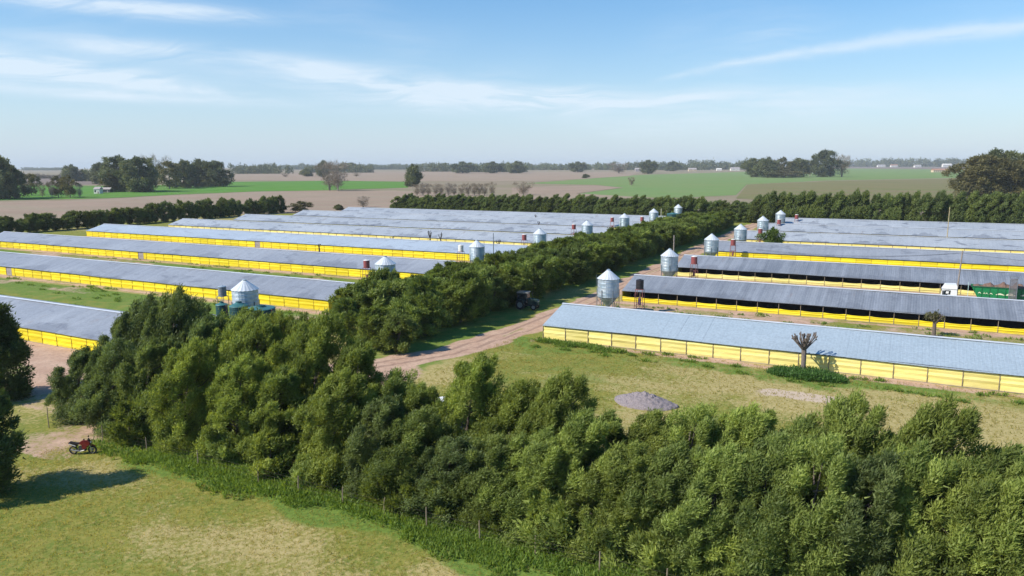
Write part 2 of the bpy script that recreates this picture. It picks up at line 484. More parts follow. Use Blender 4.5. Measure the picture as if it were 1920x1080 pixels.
def patch(x0, x1, y0, y1, step, name, z=0.0, amp=.05):
    nx = int((x1 - x0) / step) + 1; ny = int((y1 - y0) / step) + 1
    X, Y = np.meshgrid(np.linspace(x0, x1, nx), np.linspace(y0, y1, ny))
    x = X.ravel(); y = Y.ravel()
    n1 = value_noise(x, y, 1, 7.0); n2 = value_noise(x, y, 2, 2.5); n3 = value_noise(x, y, 3, 18.0)
    d = seg_dist(x, y, ROAD)
    dirt = 1 - sstep(d + (n2 - .5) * 1.6, 2.0, 3.6)
    strip = (1 - sstep(np.abs(d - 0.0), 0.2, .8)) * 0.55 * (y > 90)      # grass ridge between the wheel marks further up
    dirt = dirt - strip * sstep(n1, .3, .6)
    rut = (1 - sstep(np.abs(d - 1.0), .2, .6)) * .8
    d2 = seg_dist(x, y, YARD)
    dirt = np.maximum(dirt, 1 - sstep(d2 + (n1 - .5) * 5, 3.0, 5.6))
    d3 = seg_dist(x, y, TRACK2)
    dirt = np.maximum(dirt, (1 - sstep(d3 + (n1 - .5) * 4, 2.5, 5.5)) * .95)
    dirt = np.maximum(dirt, (1 - sstep(np.hypot((x + 55) / 7, (y - 67) / 6), .7, 1.2)))
    lush = np.zeros_like(x); dry = .15 + .5 * sstep(n3, .35, .75) + .3 * (n1 - .5)
    # the lawn in front of the windbreak
    lawn = y < 38
    dry = np.where(lawn, .10 + .95 * sstep(np.abs((y - 31) + (n3 - .5) * 6 - (x + 40) * .05), 8, 0) * n1 + .35 * (n3 - .3), dry)
    lush = np.where((y < 39.5), (sstep(y + (n1 - .5) * 3.0, 34.6, 37.0)) * sstep(x, -62, -48), lush)
    dirt = np.maximum(dirt, np.where((y > 33.5) & (y < 44), .58 * np.exp(-((x + 65) / 6) ** 2), 0))
    # under the trees: litter
    dirt = np.maximum(dirt, np.where((y > 40.5) & (y < 50), .45, 0))
    # field between windbreak and the nearest right shed
    fld = (y > 56) & (y < 92) & (x > -48)
    dry = np.where(fld, .50 + 1.0 * (n3 - .45) + .7 * (n1 - .5) + .3 * (n2 - .5), dry)
    lush0 = np.where(fld, .55 * (n1 - .35) + .5 * (.45 - n3), 0)
    lush = np.where(fld, np.maximum(lush0, .66 * sstep(y + (n1 - .5) * 4 + (n2 - .5) * 2, 83, 87.5) * sstep(n1, .1, .55)), lush)
    stre = value_noise(x * .12 + y * .02, y, 7, .9)
    dry = dry + (stre - .5) * .35 * fld
    # along the track, between hedge and track
    wv = sstep(x + (n1 - .5) * 2, -62.5, -60) * (1 - sstep(x + (n1 - .5) * 3 + (n2 - .5) * 2, -50, -45.5)) * sstep(y + (n1 - .5) * 4, 66, 73)
    lush = lush * (1 - wv) + wv * (.50 + .5 * (n1 - .5))
    # strips between sheds
    for (rows, xa, xb) in ((SHED_L, -256, -82), (SHED_R, -45, 90)):
        for i, (v, _) in enumerate(rows):
            m = (x > xa) & (x < xb)
            near = np.where(m, np.exp(-((y - (v - 1.2)) / 1.3) ** 2), 0)
            dirt = np.maximum(dirt, near * (.75 + .5 * (n1 - .5)) * 1.05)
            if xa < -100:
                gap = m & (y < v - 2.5) & (y > v - 20)
                lush = np.where(gap, .45 + .9 * (n3 - .45), lush)
                dirt = np.where(gap & (y > v - 8), np.maximum(dirt, .15 + .75 * (n1 - .25)), dirt)
            else:
                gap = m & (y < v) & (y > v - 20)
                if i > 0: dirt = np.where(gap, np.maximum(dirt, .25 + .8 * (n1 - .2)), dirt)
                if i > 0: lush = np.where(gap, .25 + .6 * (n2 - .4), lush)
    fl = (x > -84) & (x < -46) & (y > 105); dirt = np.where(fl, np.maximum(dirt, .3 * n1), dirt)
    sand = 1.5 * np.exp(-(((x + 8.5) + (y - 80) * .3) / 4.5) ** 2 - ((y - 80.5) / 1.6) ** 2) * (n2 * .6 + .6)
    sand = np.maximum(sand, .7 * np.exp(-((x + 15) / 6) ** 2 - ((y - 79) / 1.0) ** 2) * n2)
    Z = z + (n2 - .5) * amp + (n1 - .5) * amp * 1.5
    V = np.stack([x, y, Z], 1)
    idx = np.arange(nx * ny).reshape(ny, nx)
    F = np.stack([idx[:-1, :-1].ravel(), idx[:-1, 1:].ravel(), idx[1:, 1:].ravel(), idx[1:, :-1].ravel()], 1)
    me = np_mesh(name, V, F, M_SOIL, dict(dirt=dirt, dry=dry, lush=lush, rut=rut, sand=sand))
    o = link(name, me); tag(o, kind='structure', label='farmyard ground of worn grass, bare soil and rutted dirt track')
    return o
patch(-300, 100, -10, 326, .8, 'ground')

def field_mat(name, c1, c2, c3=None, sc=.02, streak=True):
    m = bpy.data.materials.new(name); m.use_nodes = True
    t = NT(m.node_tree); nt = m.node_tree; b = nt.nodes['Principled BSDF']
    p = t.n('ShaderNodeNewGeometry').outputs['Position']
    f = t.mr(t.noise(p, sc, 5, .6), .3, .7)
    c = t.mix(f, c1, c2)
    if streak:
        s2 = t.noise(t.mapping(p, (.004, .05, 1), rot=(0, 0, .5)), 1, 5, .6)
        c = t.mix(t.mr(s2, .45, .65), c, c3 or tuple(.8 * (a + b_) / 2 for a, b_ in zip(c1, c2)))
    c = t.mix(t.m('MULTIPLY', t.mr(t.noise(p, .3, 4, .65), .4, .7), .35), c, t.mix(1.0, c, (.7, .72, .7), 'MULTIPLY'))
    nt.links.new(c, b.inputs['Base Color']); b.inputs['Roughness'].default_value = 1; b.inputs['Specular IOR Level'].default_value = .05
    return m
FM_TAN = field_mat('field_stubble', (.30, .235, .18), (.25, .215, .14), (.22, .20, .12))
FM_PINK = field_mat('field_bare', (.340, .255, .195), (.290, .220, .165), (.30, .25, .18))
FM_GREEN = field_mat('field_green', (.085, .225, .035), (.120, .245, .045), (.11, .20, .05))
FM_GREEN2 = field_mat('field_pale_green', (.150, .250, .082), (.180, .250, .098), (.19, .24, .09))
FM_BROWN = field_mat('field_brown_green', (.200, .185, .085), (.165, .175, .070), (.21, .17, .10))
FM_PURP = field_mat('field_fallow', (.20, .155, .14), (.25, .20, .17), (.18, .15, .12))

def poly(name, pts, m, z, label):
    mb = MB(); mb.add([(x, y, z) for x, y in pts], [tuple(range(len(pts)))])
    o = mb.build(name, m); tag(o, label, kind='structure'); return o
R_ = 8600
# one big plain round the farm patch (four pieces butt against the patch edges)
pl = MB()
gx = [-R_, -300, 100, R_]; gy = [-R_, -10, 326, R_]
for i in range(3):
    for j in range(3):
        if i == 1 and j == 1: continue
        pl.add([(gx[i], gy[j], 0), (gx[i + 1], gy[j], 0), (gx[i + 1], gy[j + 1], 0), (gx[i], gy[j + 1], 0)], [(0, 1, 2, 3)])
tag(pl.build('plain', FM_TAN), 'flat tan farmland stretching to the horizon', kind='structure')
def pf(name, pix, m, z, label):
    pts = [G(px, py) for px, py in pix]
    return poly(name, pts, m, z, label)
pf('field', [(-300, 420), (-300, 378), (0, 379), (200, 374), (330, 366), (480, 360), (740, 357), (900, 364), (960, 372), (960, 400), (735, 400), (520, 400)], FM_PINK, .05, 'bare pinkish field behind the left hedgerow')
pf('field', [(-300, 377), (-300, 350), (60, 347), (250, 349), (430, 341), (620, 339), (765, 341), (765, 352), (600, 357), (480, 359), (330, 365), (200, 372), (0, 376)], FM_GREEN, .10, 'bright green crop field on the left')
pf('field', [(-300, 346), (-300, 334), (60, 328), (240, 330), (240, 346), (60, 346)], FM_PURP, .12, 'fallow brown field beyond the green crop at left')
pf('field', [(440, 338), (440, 327), (640, 321.5), (960, 322), (1200, 323), (1180, 330), (1010, 340), (760, 340)], FM_PINK, .12, 'pinkish bare field in the middle distance')
pf('field', [(985, 344), (1200, 328), (1400, 322), (1440, 324), (1450, 332), (1560, 338), (1400, 346), (1380, 366), (1250, 372), (1080, 364), (1170, 352), (1120, 347)], FM_GREEN2, .10, 'pale green pasture in the middle distance')
pf('field', [(1560, 338.5), (1450, 332.5), (1460, 326), (1580, 316), (1780, 318), (1960, 320), (1960, 333), (1780, 334)], FM_GREEN2, .16, 'thin green meadow at right beneath the far houses')
pf('field', [(1380, 372), (1402, 346), (1560, 339.5), (1780, 335.5), (1990, 334), (1990, 395), (1600, 390)], FM_BROWN, .14, 'brownish green field behind the right hedgerow')
pf('field', [(960, 371), (960, 352), (1115, 348), (1168, 352), (1080, 363), (1250, 373), (1000, 375)], FM_PINK, .20, 'tongue of bare ground running into the pasture')
pf('field', [(1590, 315.5), (1600, 309.5), (1800, 310), (1960, 312), (1960, 317), (1780, 317)], FM_PURP, .5, 'distant grey brown field at right')


# ------------------------------------------------------------------ trees
def leaves(rng, centers, rads, per, L, Wd, up=.45, lean=(0, 0), out=.5, zsq=1.0, tintc=None, hollow=.45):
    """tufts of narrow leaf blades in clumps"""
    nc = len(centers)
    ci = np.repeat(np.arange(nc), per)
    n = len(ci)
    d = rng.normal(size=(n, 3)); d /= np.linalg.norm(d, axis=1)[:, None]
    rr = rads[ci] * rng.rand(n) ** hollow * np.where(rng.rand(n) < .26, 1.0 + .6 * rng.rand(n), 1.0)
    p = centers[ci] + d * rr[:, None] * np.array([1, 1, zsq])
    p[:, :2] += np.array(lean)[None] * 1.5 * (d[:, 2] * rads[ci] * .6)[:, None]
    a = d * out + rng.normal(size=(n, 3)) * .38
    a[:, 2] += up; a[:, 0] += lean[0]; a[:, 1] += lean[1]
    a /= np.linalg.norm(a, axis=1)[:, None]
    nn = d + rng.normal(size=(n, 3)) * .75
    nn -= (nn * a).sum(1)[:, None] * a
    nn /= np.linalg.norm(nn, axis=1)[:, None] + 1e-6
    wv = np.cross(a, nn)
    s = (.6 + .8 * rng.rand(n))[:, None]
    V = np.empty((n, 3, 3))
    V[:, 0] = p - wv * Wd * s * .5; V[:, 1] = p + wv * Wd * s * .5; V[:, 2] = p + a * L * s
    tc_ = rng.rand(nc) if tintc is None else tintc
    tint = np.clip(tc_[ci] * .65 + rng.rand(n) * .45 - .05, 0, 1)
    return V.reshape(-1, 3), np.arange(3 * n).reshape(-1, 3), np.repeat(tint, 3)

PROF = {
    'belt': lambda t: np.clip(np.where(t < .4, .80 + .20 * (t / .4), 1.0 - .62 * ((np.clip(t, .4, 1) - .4) / .6) ** 2.0), .2, 1),
    'ovate': lambda t: np.clip(np.where(t < .35, .72 + .28 * (t / .35), 1.0 - .78 * ((t - .35) / .65) ** 1.25), .12, 1),
    'round': lambda t: np.clip(np.sqrt(np.clip(1 - (2 * t - .95) ** 2 * .95, 0, 1)), .25, 1),
    'cone': lambda t: np.clip(1.02 - .92 * t, .08, 1),
    'vase': lambda t: np.clip(.25 + .9 * t - .35 * np.clip(t - .8, 0, 1) * 3, .2, 1),
}
def tree_meshes(name, seed, H, R, ncl, per, L, Wd, fm, bm, prof='ovate', base=.1, lean=(0, 0), up=.45, clr=(.20, .34), trunk_r=.16,
                stems=1, bent=1.0, squash=1.15, nbranch=14):
    rng = np.random.RandomState(seed)
    t = base + (1 - base) * rng.rand(ncl) ** .9 * .94
    tt = (t - base) / (1 - base)
    ang = rng.rand(ncl) * 2 * pi
    ph = rng.rand(3) * 2 * pi
    lob = 1 + .24 * np.sin(2 * ang + ph[0] + 5 * tt) + .16 * np.sin(3 * ang + ph[1] - 9 * tt) + .12 * np.sin(14 * tt + ph[2])
    r = R * PROF[prof](tt) * (.30 + .62 * rng.rand(ncl) ** .55) * lob
    lx, ly = lean[0] * tt ** 1.6 * bent, lean[1] * tt ** 1.6 * bent
    rc = R * (clr[0] + (clr[1] - clr[0]) * rng.rand(ncl)) * (1.1 - .45 * tt)
    cen = np.stack([r * np.cos(ang) + lx, r * np.sin(ang) + ly, t * H - rc * .6], 1)
    cen[:, 2] = np.maximum(cen[:, 2], rc * .8)
    # leading shoot
    cen = np.vstack([cen, [[lean[0] * bent, lean[1] * bent, H - R * .16]], [[lean[0] * .8 * bent, lean[1] * .8 * bent, H - R * .42]]]); rc = np.append(rc, [R * .15, R * .22])
    ll = hypot(*lean) or 1
    V, F, T = leaves(rng, cen, rc, per, L, Wd, up, (lean[0] / ll * .45 if any(lean) else 0, lean[1] / ll * .45 if any(lean) else 0), zsq=squash)
    crown = np_mesh(name + '_crown', V, F, fm, dict(tint=T))
    mb = MB()
    for sidx in range(stems):
        ox = 0 if stems == 1 else rng.normal() * .25 * R * .4; oy = 0 if stems == 1 else rng.normal() * .25 * R * .4
        pts = [(ox * k / 5 * 2 + lean[0] * (k / 5) ** 1.6 * .8 + rng.normal() * .05 * R * .3, oy * k / 5 * 2 + lean[1] * (k / 5) ** 1.6 * .8 + rng.normal() * .05 * R * .3, H * .86 * k / 5) for k in range(6)]
        pts[0] = (ox * .3, oy * .3, -.1)
        mb.tube(pts, [trunk_r * (1.15 - .19 * k) for k in range(6)], 6)
    for k in rng.choice(len(cen) - 2, min(nbranch, len(cen) - 2), replace=False):
        c = cen[k]; zt = max(.08 * H, c[2] - .55 * hypot(c[0], c[1]) - .05 * H); f = zt / H
        s0 = Vector((lean[0] * f ** 1.6 * .8, lean[1] * f ** 1.6 * .8, zt))
        e = Vector(c); mid = (s0 + e) / 2 + Vector((0, 0, -.06 * H * rng.rand()))
        mb.tube([s0, mid, e], [trunk_r * .42, trunk_r * .26, trunk_r * .1], 4)
    trunk = mb.mesh(name + '_trunk', bm)
    return crown, trunk

def plant(name, meshes, x, y, label, cat, group, rz=0.0, s=1.0, sz=None, crown_name='crown', z=0.0):
    e = empty(name, (x, y, z), rz)
    e.scale = (s, s, sz if sz else s)
    link(crown_name, meshes[0], e); link('trunk', meshes[1], e)
    tag(e, label, cat, group)
    return e

rnd = random.Random(5)
WIND = (cos(YAW) * 1.0, sin(YAW) * 1.0)          # tops lean to the right of the photo
ORD = ['first', 'second', 'third', 'fourth', 'fifth', 'sixth', 'seventh', 'eighth', 'ninth', 'tenth', 'eleventh', 'twelfth', 'thirteenth', 'fourteenth',
       'fifteenth', 'sixteenth', 'seventeenth', 'eighteenth', 'nineteenth', 'twentieth', 'twenty-first', 'twenty-second', 'twenty-third', 'twenty-fourth', 'twenty-fifth',
       'twenty-sixth', 'twenty-seventh', 'twenty-eighth']
# --- front windbreak, unit height 12
BELT_V = []
for i in range(9):
    BELT_V.append(tree_meshes('windbreak', 100 + i, 12.0, 2.75 + .25 * (i % 3), 160, 400, .27, .080, F_BELTD if i in (0, 4) else F_BELT, BARK,
                              'belt', base=.0, lean=(WIND[0] * 1.5, WIND[1] * 1.5), up=.75, clr=(.10, .27), trunk_r=.15, nbranch=30, squash=1.9))
def belt_tree(i, px, top, v, label, group, s=1.0, pool=BELT_V, name='windbreak_tree'):
    x0, zt = ON_V(px, top, v)
    x0 -= WIND[0] * 1.3 * zt / 12
    k = rnd.randrange(len(pool)) if i is None else i % len(pool)
    return plant(name, pool[k], x0, v, label, 'tree', group, rz=rnd.uniform(-.35, .35), s=s * (.75 + .25 * zt / 12), sz=zt / 12)
BACK_ROW = [(222, 592, 0), (262, 560, 4), (318, 546, 4), (372, 596, 0), (425, 604, 2), (478, 596, 1), (535, 630, 5), (592, 590, 2), (660, 640, 3), (722, 700, 5), (772, 720, 6), (886, 668, 7), (958, 716, 2), (1046, 704, 1),
            (1122, 775, 3), (1210, 782, 2), (1300, 772, 5), (1396, 768, 6), (1500, 800, 7), (1604, 748, 8), (1680, 818, 2), (1762, 752, 1), (1878, 842, 3), (1960, 850, 5)]
FRONT_ROW = [(140, 655, 0), (205, 640, 4), (270, 640, 0), (345, 640, 2), (445, 668, 8), (515, 690, 3), (625, 700, 1), (700, 752, 0), (765, 775, 2), (838, 822, 4), (908, 826, 5), (1000, 815, 7), (1085, 782, 3),
             (1165, 835, 8), (1255, 840, 1), (1350, 845, 6), (1448, 830, 2), (1545, 835, 5), (1640, 860, 0), (1722, 850, 3), (1820, 880, 7), (1915, 900, 1), (2000, 900, 2)]
THIRD = [(402, 590, 1), (440, 583, 7), (472, 585, 0), (508, 588, 6), (556, 592, 3), (930, 748, 2), (1000, 752, 6), (350, 575, 0), (255, 585, 0)]
for r, (row, v) in enumerate(((BACK_ROW, 47.0), (FRONT_ROW, 41.7))):
    for i, (px, top, k) in enumerate(row):
        tall = 'tall' if top < 620 else 'mid-height' if top < 760 else 'low'
        tone = 'grey green' if k in (0, 4) else 'olive green'
        belt_tree(k, px, top, v + rnd.uniform(-.5, .5), '%s %s tree, %s from the left in the %s row of the front windbreak' % (tall, tone, ORD[i], ('rear', 'front')[r]),
                  'trees of the front windbreak')
for i, (px, top, k) in enumerate(THIRD):
    belt_tree(k, px, top, 50.5 + rnd.uniform(-.4, .4), 'slim tree, %s in the broken third row at the back of the front windbreak' % ORD[i], 'trees of the front windbreak')
# low filler growth at the foot of the windbreak
LOWT = [tree_meshes('low', 140 + i, 4.0, 2.0, 26, 330, .33, .12, F_BELT, BARK, 'round', base=.05, lean=(.4, .2), up=.4, clr=(.28, .42), trunk_r=.07, nbranch=6) for i in range(3)]
for i in range(24):
    u = -60 + i * 3.0 + rnd.uniform(-1.2, 1.2)
    if i in (5, 13): continue
    plant('bush', LOWT[i % 3], u, 40.0 + rnd.uniform(-.5, .8), 'leafy green bush at the foot of the front windbreak, %s from the left' % ORD[i], 'bush', 'bushes at the foot of the front windbreak',
          rz=rnd.uniform(0, 6), s=rnd.uniform(.55, .95), crown_name='foliage')

# --- dark trees at the left edge
DK = tree_meshes('dark', 160, 10.0, 3.6, 80, 420, .34, .13, F_DARK, BARK, 'ovate', base=.03, lean=(.5, .3), up=.3, clr=(.2, .32), trunk_r=.22)
DK2 = tree_meshes('dark', 161, 8.5, 3.3, 70, 420, .34, .13, F_DARK, BARK, 'ovate', base=.03, lean=(.3, .2), up=.3, clr=(.2, .32), trunk_r=.2)
p = G(-8, 745)
plant('conifer', DK, p[0], p[1], 'big dark green conifer at the left edge beside the pinkish yard', 'tree', None, s=1.0, sz=ON_V(12, 572, p[1])[1] / 10)
p = G(-36, 932)
plant('conifer', DK2, p[0], p[1], 'dark conifer cut by the left edge left of the parked motorcycle', 'tree', None, s=.85, sz=ON_V(-20, 728, p[1])[1] / 8.5)

# --- shelter belt between the two blocks of sheds
HB = [tree_meshes('shelter', 200 + i, 8.0, 3.1, 64, 230, .42, .15, F_HEDGE, BARK, 'round' if i % 3 else 'vase', base=.14, lean=(.5, .25), up=.4, clr=(.16, .32), trunk_r=.15, stems=2, nbranch=14) for i in range(6)]
v = 83.0; k = 0; cnt_sb = [0, 0, 0]
_o = ['', 'first', 'second', 'third', 'fourth', 'fifth', 'sixth', 'seventh', 'eighth', 'ninth']
def ordw(n):
    if n <= 28: return ORD[n - 1]
    t = {2: ('twenty', 'twentieth'), 3: ('thirty', 'thirtieth'), 4: ('forty', 'fortieth'), 5: ('fifty', 'fiftieth')}[n // 10]
    return t[1] if n % 10 == 0 else t[0] + '-' + _o[n % 10]
SIL_V = [109.5 + 34.4 * i for i in range(7)]
while v < 300:
    stp = 4.6 if v < 170 else 5.2
    for c, uu in enumerate((-74.5, -67.5, -60.2)):
        if c == 0 and v < 86: continue
        h = 7.6 - (v - 85) * .006
        h = h * rnd.uniform(.74, 1.14) * (1.0 if c else .80)
        if v > 275 and c == 0: continue
        side = ('left', 'middle', 'right')[c]; cnt_sb[c] += 1
        plant('shelter_tree', HB[rnd.randrange(6)], uu + rnd.uniform(-1, 1) - (v - 83) * .004, v + rnd.uniform(-1.2, 1.2),
              'bushy tree, %s from the near end, %s line of the central shelter belt' % (ordw(cnt_sb[c]), side), 'tree', 'trees of the central shelter belt',
              rz=rnd.uniform(0, 6.28), s=rnd.uniform(.95, 1.2), sz=h / 8)
        k += 1
    v += stp
# small tongue of low trees at the near tip of the shelter belt
for (px, py, top) in ((655, 640, 560), (700, 655, 575), (742, 662, 590), (690, 610, 520), (720, 600, 505)):
    x, y = G(px, py); zt = ON_V(px, top, y)[1]
    plant('shelter_tree', HB[rnd.randrange(6)], x, y, 'low bushy green tree at the near tip of the central shelter belt', 'tree', 'low trees at the near tip of the shelter belt', rz=rnd.uniform(0, 6), s=.8, sz=zt / 8)

# --- back row behind all the sheds
BK = [tree_meshes('back', 240 + i, 10.0, 2.7, 60, 80, .75, .26, F_BACK, BARK, 'ovate' if i % 3 == 0 else 'round', base=.08, lean=(2.2, 1.1), up=.5, clr=(.18, .32), trunk_r=.14, nbranch=8) for i in range(6)]
u = -238.0
while u < 95:
    h = 8.6 + (u + 238) * .0115 + (1.6 if u > -58 else 0)
    for rr_, vv in enumerate((318, 323)):
        hh = h * rnd.uniform(.80, 1.06) * (1.0 if rr_ == 0 else 1.04)
        if -80 < u < -58: hh *= .82
        right = u > -58
        lab = 'wind-leaned green tree in the %s row of the windbreak behind the %s sheds' % (('front', 'rear')[rr_], 'right' if right else 'left')
        plant('windbreak_tree', BK[rnd.randrange(6)], u + rnd.uniform(-.7, .7), vv + rnd.uniform(-.7, .7), lab, 'tree', 'trees behind the %s sheds, %s row' % ('right' if right else 'left', ('front', 'rear')[rr_]),
              rz=rnd.uniform(-.4, .4), s=rnd.uniform(.9, 1.15), sz=hh / 10)
    u += rnd.uniform(2.7, 4.1)
# --- left hedgerow
LHB = [tree_meshes('left', 260 + i, 8.0, 2.9, 60, 80, .70, .24, F_BACK, BARK, 'vase' if i % 2 else 'round', base=.14, lean=(.5, .3), up=.2, clr=(.16, .30), trunk_r=.2, nbranch=10) for i in range(5)]
v = 118.0
while v < 288:
    h = (6.6 if v < 205 else 8.2) * rnd.uniform(.72, 1.15)
    plant('hedgerow_tree', LHB[rnd.randrange(5)], -288 + rnd.uniform(-1, 1), v, 'dark green round-topped tree in the hedgerow beyond the left ends of the sheds', 'tree', 'trees of the left hedgerow',
          rz=rnd.uniform(0, 6), s=rnd.uniform(.9, 1.1), sz=h / 8)
    v += rnd.uniform(2.4, 4.6)

# --- far trees
FT = {
    'bigdark': [tree_meshes('grove', 330 + i, 25.0, 10.5, 100, 190, 1.05, .50, F_FAR, BARK, 'round', base=.06, up=.25, clr=(.14, .28), trunk_r=.5, nbranch=12) for i in range(3)],
    'bigolive': [tree_meshes('grove', 340 + i, 25.0, 10.5, 100, 170, 1.05, .45, F_GROVE, BARK, 'round', base=.06, up=.25, clr=(.14, .28), trunk_r=.5, nbranch=12) for i in range(2)],
    'dark': [tree_meshes('far', 300 + i, 25.0, 10.5, 60, 110, 1.7, .75, F_FAR, BARK, 'round', base=.12, up=.25, clr=(.24, .36), trunk_r=.5, nbranch=8) for i in range(4)],
    'olive': [tree_meshes('far', 310 + i, 25.0, 8.5, 46, 80, 1.5, .6, F_OLIVE, BARK_PALE, 'round', base=.2, up=.25, clr=(.20, .3), trunk_r=.4, nbranch=10) for i in range(2)],
    'bare': [tree_meshes('far', 320 + i, 25.0, 11.0, 46, 34, 2.6, .26, F_BARE, BARK_PALE, 'vase', base=.22, up=.6, clr=(.22, .34), trunk_r=.45, stems=2, nbranch=30) for i in range(2)],
}
def far_tree(px, yb, yt, wpx, kind, label, group=None, name='far_tree', cat='tree'):
    x, y = G(px, yb)
    zt = ON_V(px, yt, y)[1]
    dist = (Vector((x, y, 0))).dot(Vector((-sin(YAW), cos(YAW), 0)))
    wr = wpx * .5 * dist / FPX
    R0 = {'bigdark': 10.5, 'bigolive': 10.5, 'dark': 10.5, 'olive': 8.5, 'bare': 11.0}[kind]
    m = FT[kind][rnd.randrange(len(FT[kind]))]
    return plant(name, m, x, y, label, cat, group, rz=rnd.uniform(0, 6), s=wr / R0, sz=zt / 25)
FARS = [
    (-12, 374, 288, 70, 'bigdark', 'large dark tree cut by the left edge on the green field'), (18, 372, 306, 52, 'bigdark', 'dark tree at the left edge, lower of the pair'),
    (60, 366, 326, 30, 'olive', 'pale olive sapling group right of the dark tree at the left edge'), (110, 370, 330, 26, 'olive', 'left one of two pale thin trees on the left green field'),
    (132, 371, 328, 26, 'olive', 'right one of two pale thin trees on the left green field'),
    (136, 340, 309, 34, 'dark', 'small dark tree standing alone left of the big grove'), (190, 345, 305, 30, 'dark', 'dark tree at the left flank of the big grove'),
    (226, 359, 292, 62, 'bigdark', 'left of the two tallest dark trees in the big left grove'), (262, 360, 294, 66, 'bigdark', 'right of the two tallest dark trees in the big left grove'),
    (205, 360, 325, 34, 'olive', 'low olive tree at the foot of the big left grove'), (318, 354, 302, 44, 'olive', 'yellowish tree in the middle of the big left grove'),
    (292, 350, 291, 40, 'bare', 'bare crowned tree showing above the big left grove'), (345, 352, 300, 44, 'bigdark', 'dark tree right of the yellowish tree in the left grove'),
    (376, 350, 299, 40, 'dark', 'dark tree near the right end of the left grove'), (404, 350, 301, 42, 'bigdark', 'dark tree ending the left grove'), (422, 350, 318, 30, 'olive', 'low greyish tree at the right end of the left grove'),
    (275, 360, 332, 30, 'olive', 'low pale tree below the tall dark pair'), (372, 352, 330, 26, 'olive', 'low green tree under the right part of the left grove'),
    (619, 357, 304, 44, 'bare', 'left of the two bare spreading trees in the green field'), (633, 358, 302, 46, 'bare', 'right of the two bare spreading trees in the green field'),
    (607, 332, 301, 20, 'dark', 'dark tree behind the two bare trees'), (660, 322, 305, 44, 'dark', 'dark rounded tree right of the bare pair'), (575, 331, 316, 20, 'dark', 'small dark tree left of the bare pair'),
    (774, 350, 308, 30, 'dark', 'lone dark layered tree in the middle of the picture'), (535, 332, 325, 14, 'bare', 'small bare bush in the pinkish field'), (668, 331, 324, 16, 'bare', 'brown bush in the pinkish field'),
    (681, 389, 368, 28, 'bare', 'round bare brownish bush behind the far left shed'), (563, 398, 377, 40, 'olive', 'olive green bush at the end of the left hedgerow'), (635, 394, 383, 16, 'dark', 'little dark bush behind the far left shed'),
    (981, 366, 341, 34, 'bare', 'round bare tree behind the back windbreak'), (1184, 348, 332, 14, 'bare', 'thin shrub alone in the pale green pasture'), (1098, 334, 326, 12, 'dark', 'tiny dark shrub at the edge of the pink field'),
    (868, 325, 303, 38, 'dark', 'left clump tree of the grove on the pink field'), (925, 325, 303, 34, 'dark', 'dark tree in the grove on the pink field'), (968, 325, 302, 32, 'dark', 'right clump tree of the grove on the pink field'),
    (1084, 323, 303, 28, 'dark', 'dark round tree standing out of the far woods'), (1160, 325, 305, 46, 'bare', 'brownish bare tree before the far woods'), (1216, 326, 300, 28, 'dark', 'tall dark tree before the distant houses'),
    (1262, 321, 302, 26, 'dark', 'dark tree right of the tall one before the distant houses'),
    (1412, 332, 297, 38, 'dark', 'leftmost tree of the grove in the right pasture'), (1440, 333, 295, 40, 'dark', 'second tree of the grove in the right pasture'), (1468, 332, 295, 38, 'olive', 'olive tree in the grove of the right pasture'),
    (1496, 332, 297, 36, 'dark', 'middle tree of the grove in the right pasture'), (1518, 330, 300, 26, 'bare', 'bare tree in the grove of the right pasture'), (1546, 332, 281, 44, 'bigdark', 'tallest dark tree of the grove in the right pasture'),
    (1578, 332, 291, 34, 'bare', 'bare branched tree ending the grove in the right pasture'), (1470, 333, 318, 60, 'olive', 'low shrubbery under the grove in the right pasture'),
    (1840, 372, 290, 90, 'bigolive', 'left big olive brown tree at the right edge behind the windbreak'), (1862, 371, 280, 80, 'bigdark', 'tallest big tree at the right edge behind the windbreak'),
    (1900, 372, 300, 90, 'bigolive', 'right big brownish tree at the right edge behind the windbreak'), (1925, 366, 284, 60, 'bigdark', 'big tree cut by the right edge behind the windbreak'),
    (1812, 370, 318, 46, 'bigolive', 'lower tree on the left flank of the big trees at the right edge'),
]
for (px, yb, yt, wp, kd, lb) in FARS:
    far_tree(px, yb, yt, wp * 1.12, kd, lb)
for i in range(13):      # line of bare saplings behind the back row
    far_tree(780 + i * 12 + rnd.uniform(-3, 3), 367, 343 + rnd.uniform(-2, 3), 20, 'bare', 'thin bare sapling in the pale line behind the back windbreak', 'bare saplings behind the back windbreak')
for (px, yb, yt) in ((80, 369, 345), (98, 371, 340), (150, 371, 345), (48, 368, 342)):
    far_tree(px, yb, yt, 16, 'bare', 'thin pale sapling on the left green field', 'pale saplings on the left green field')

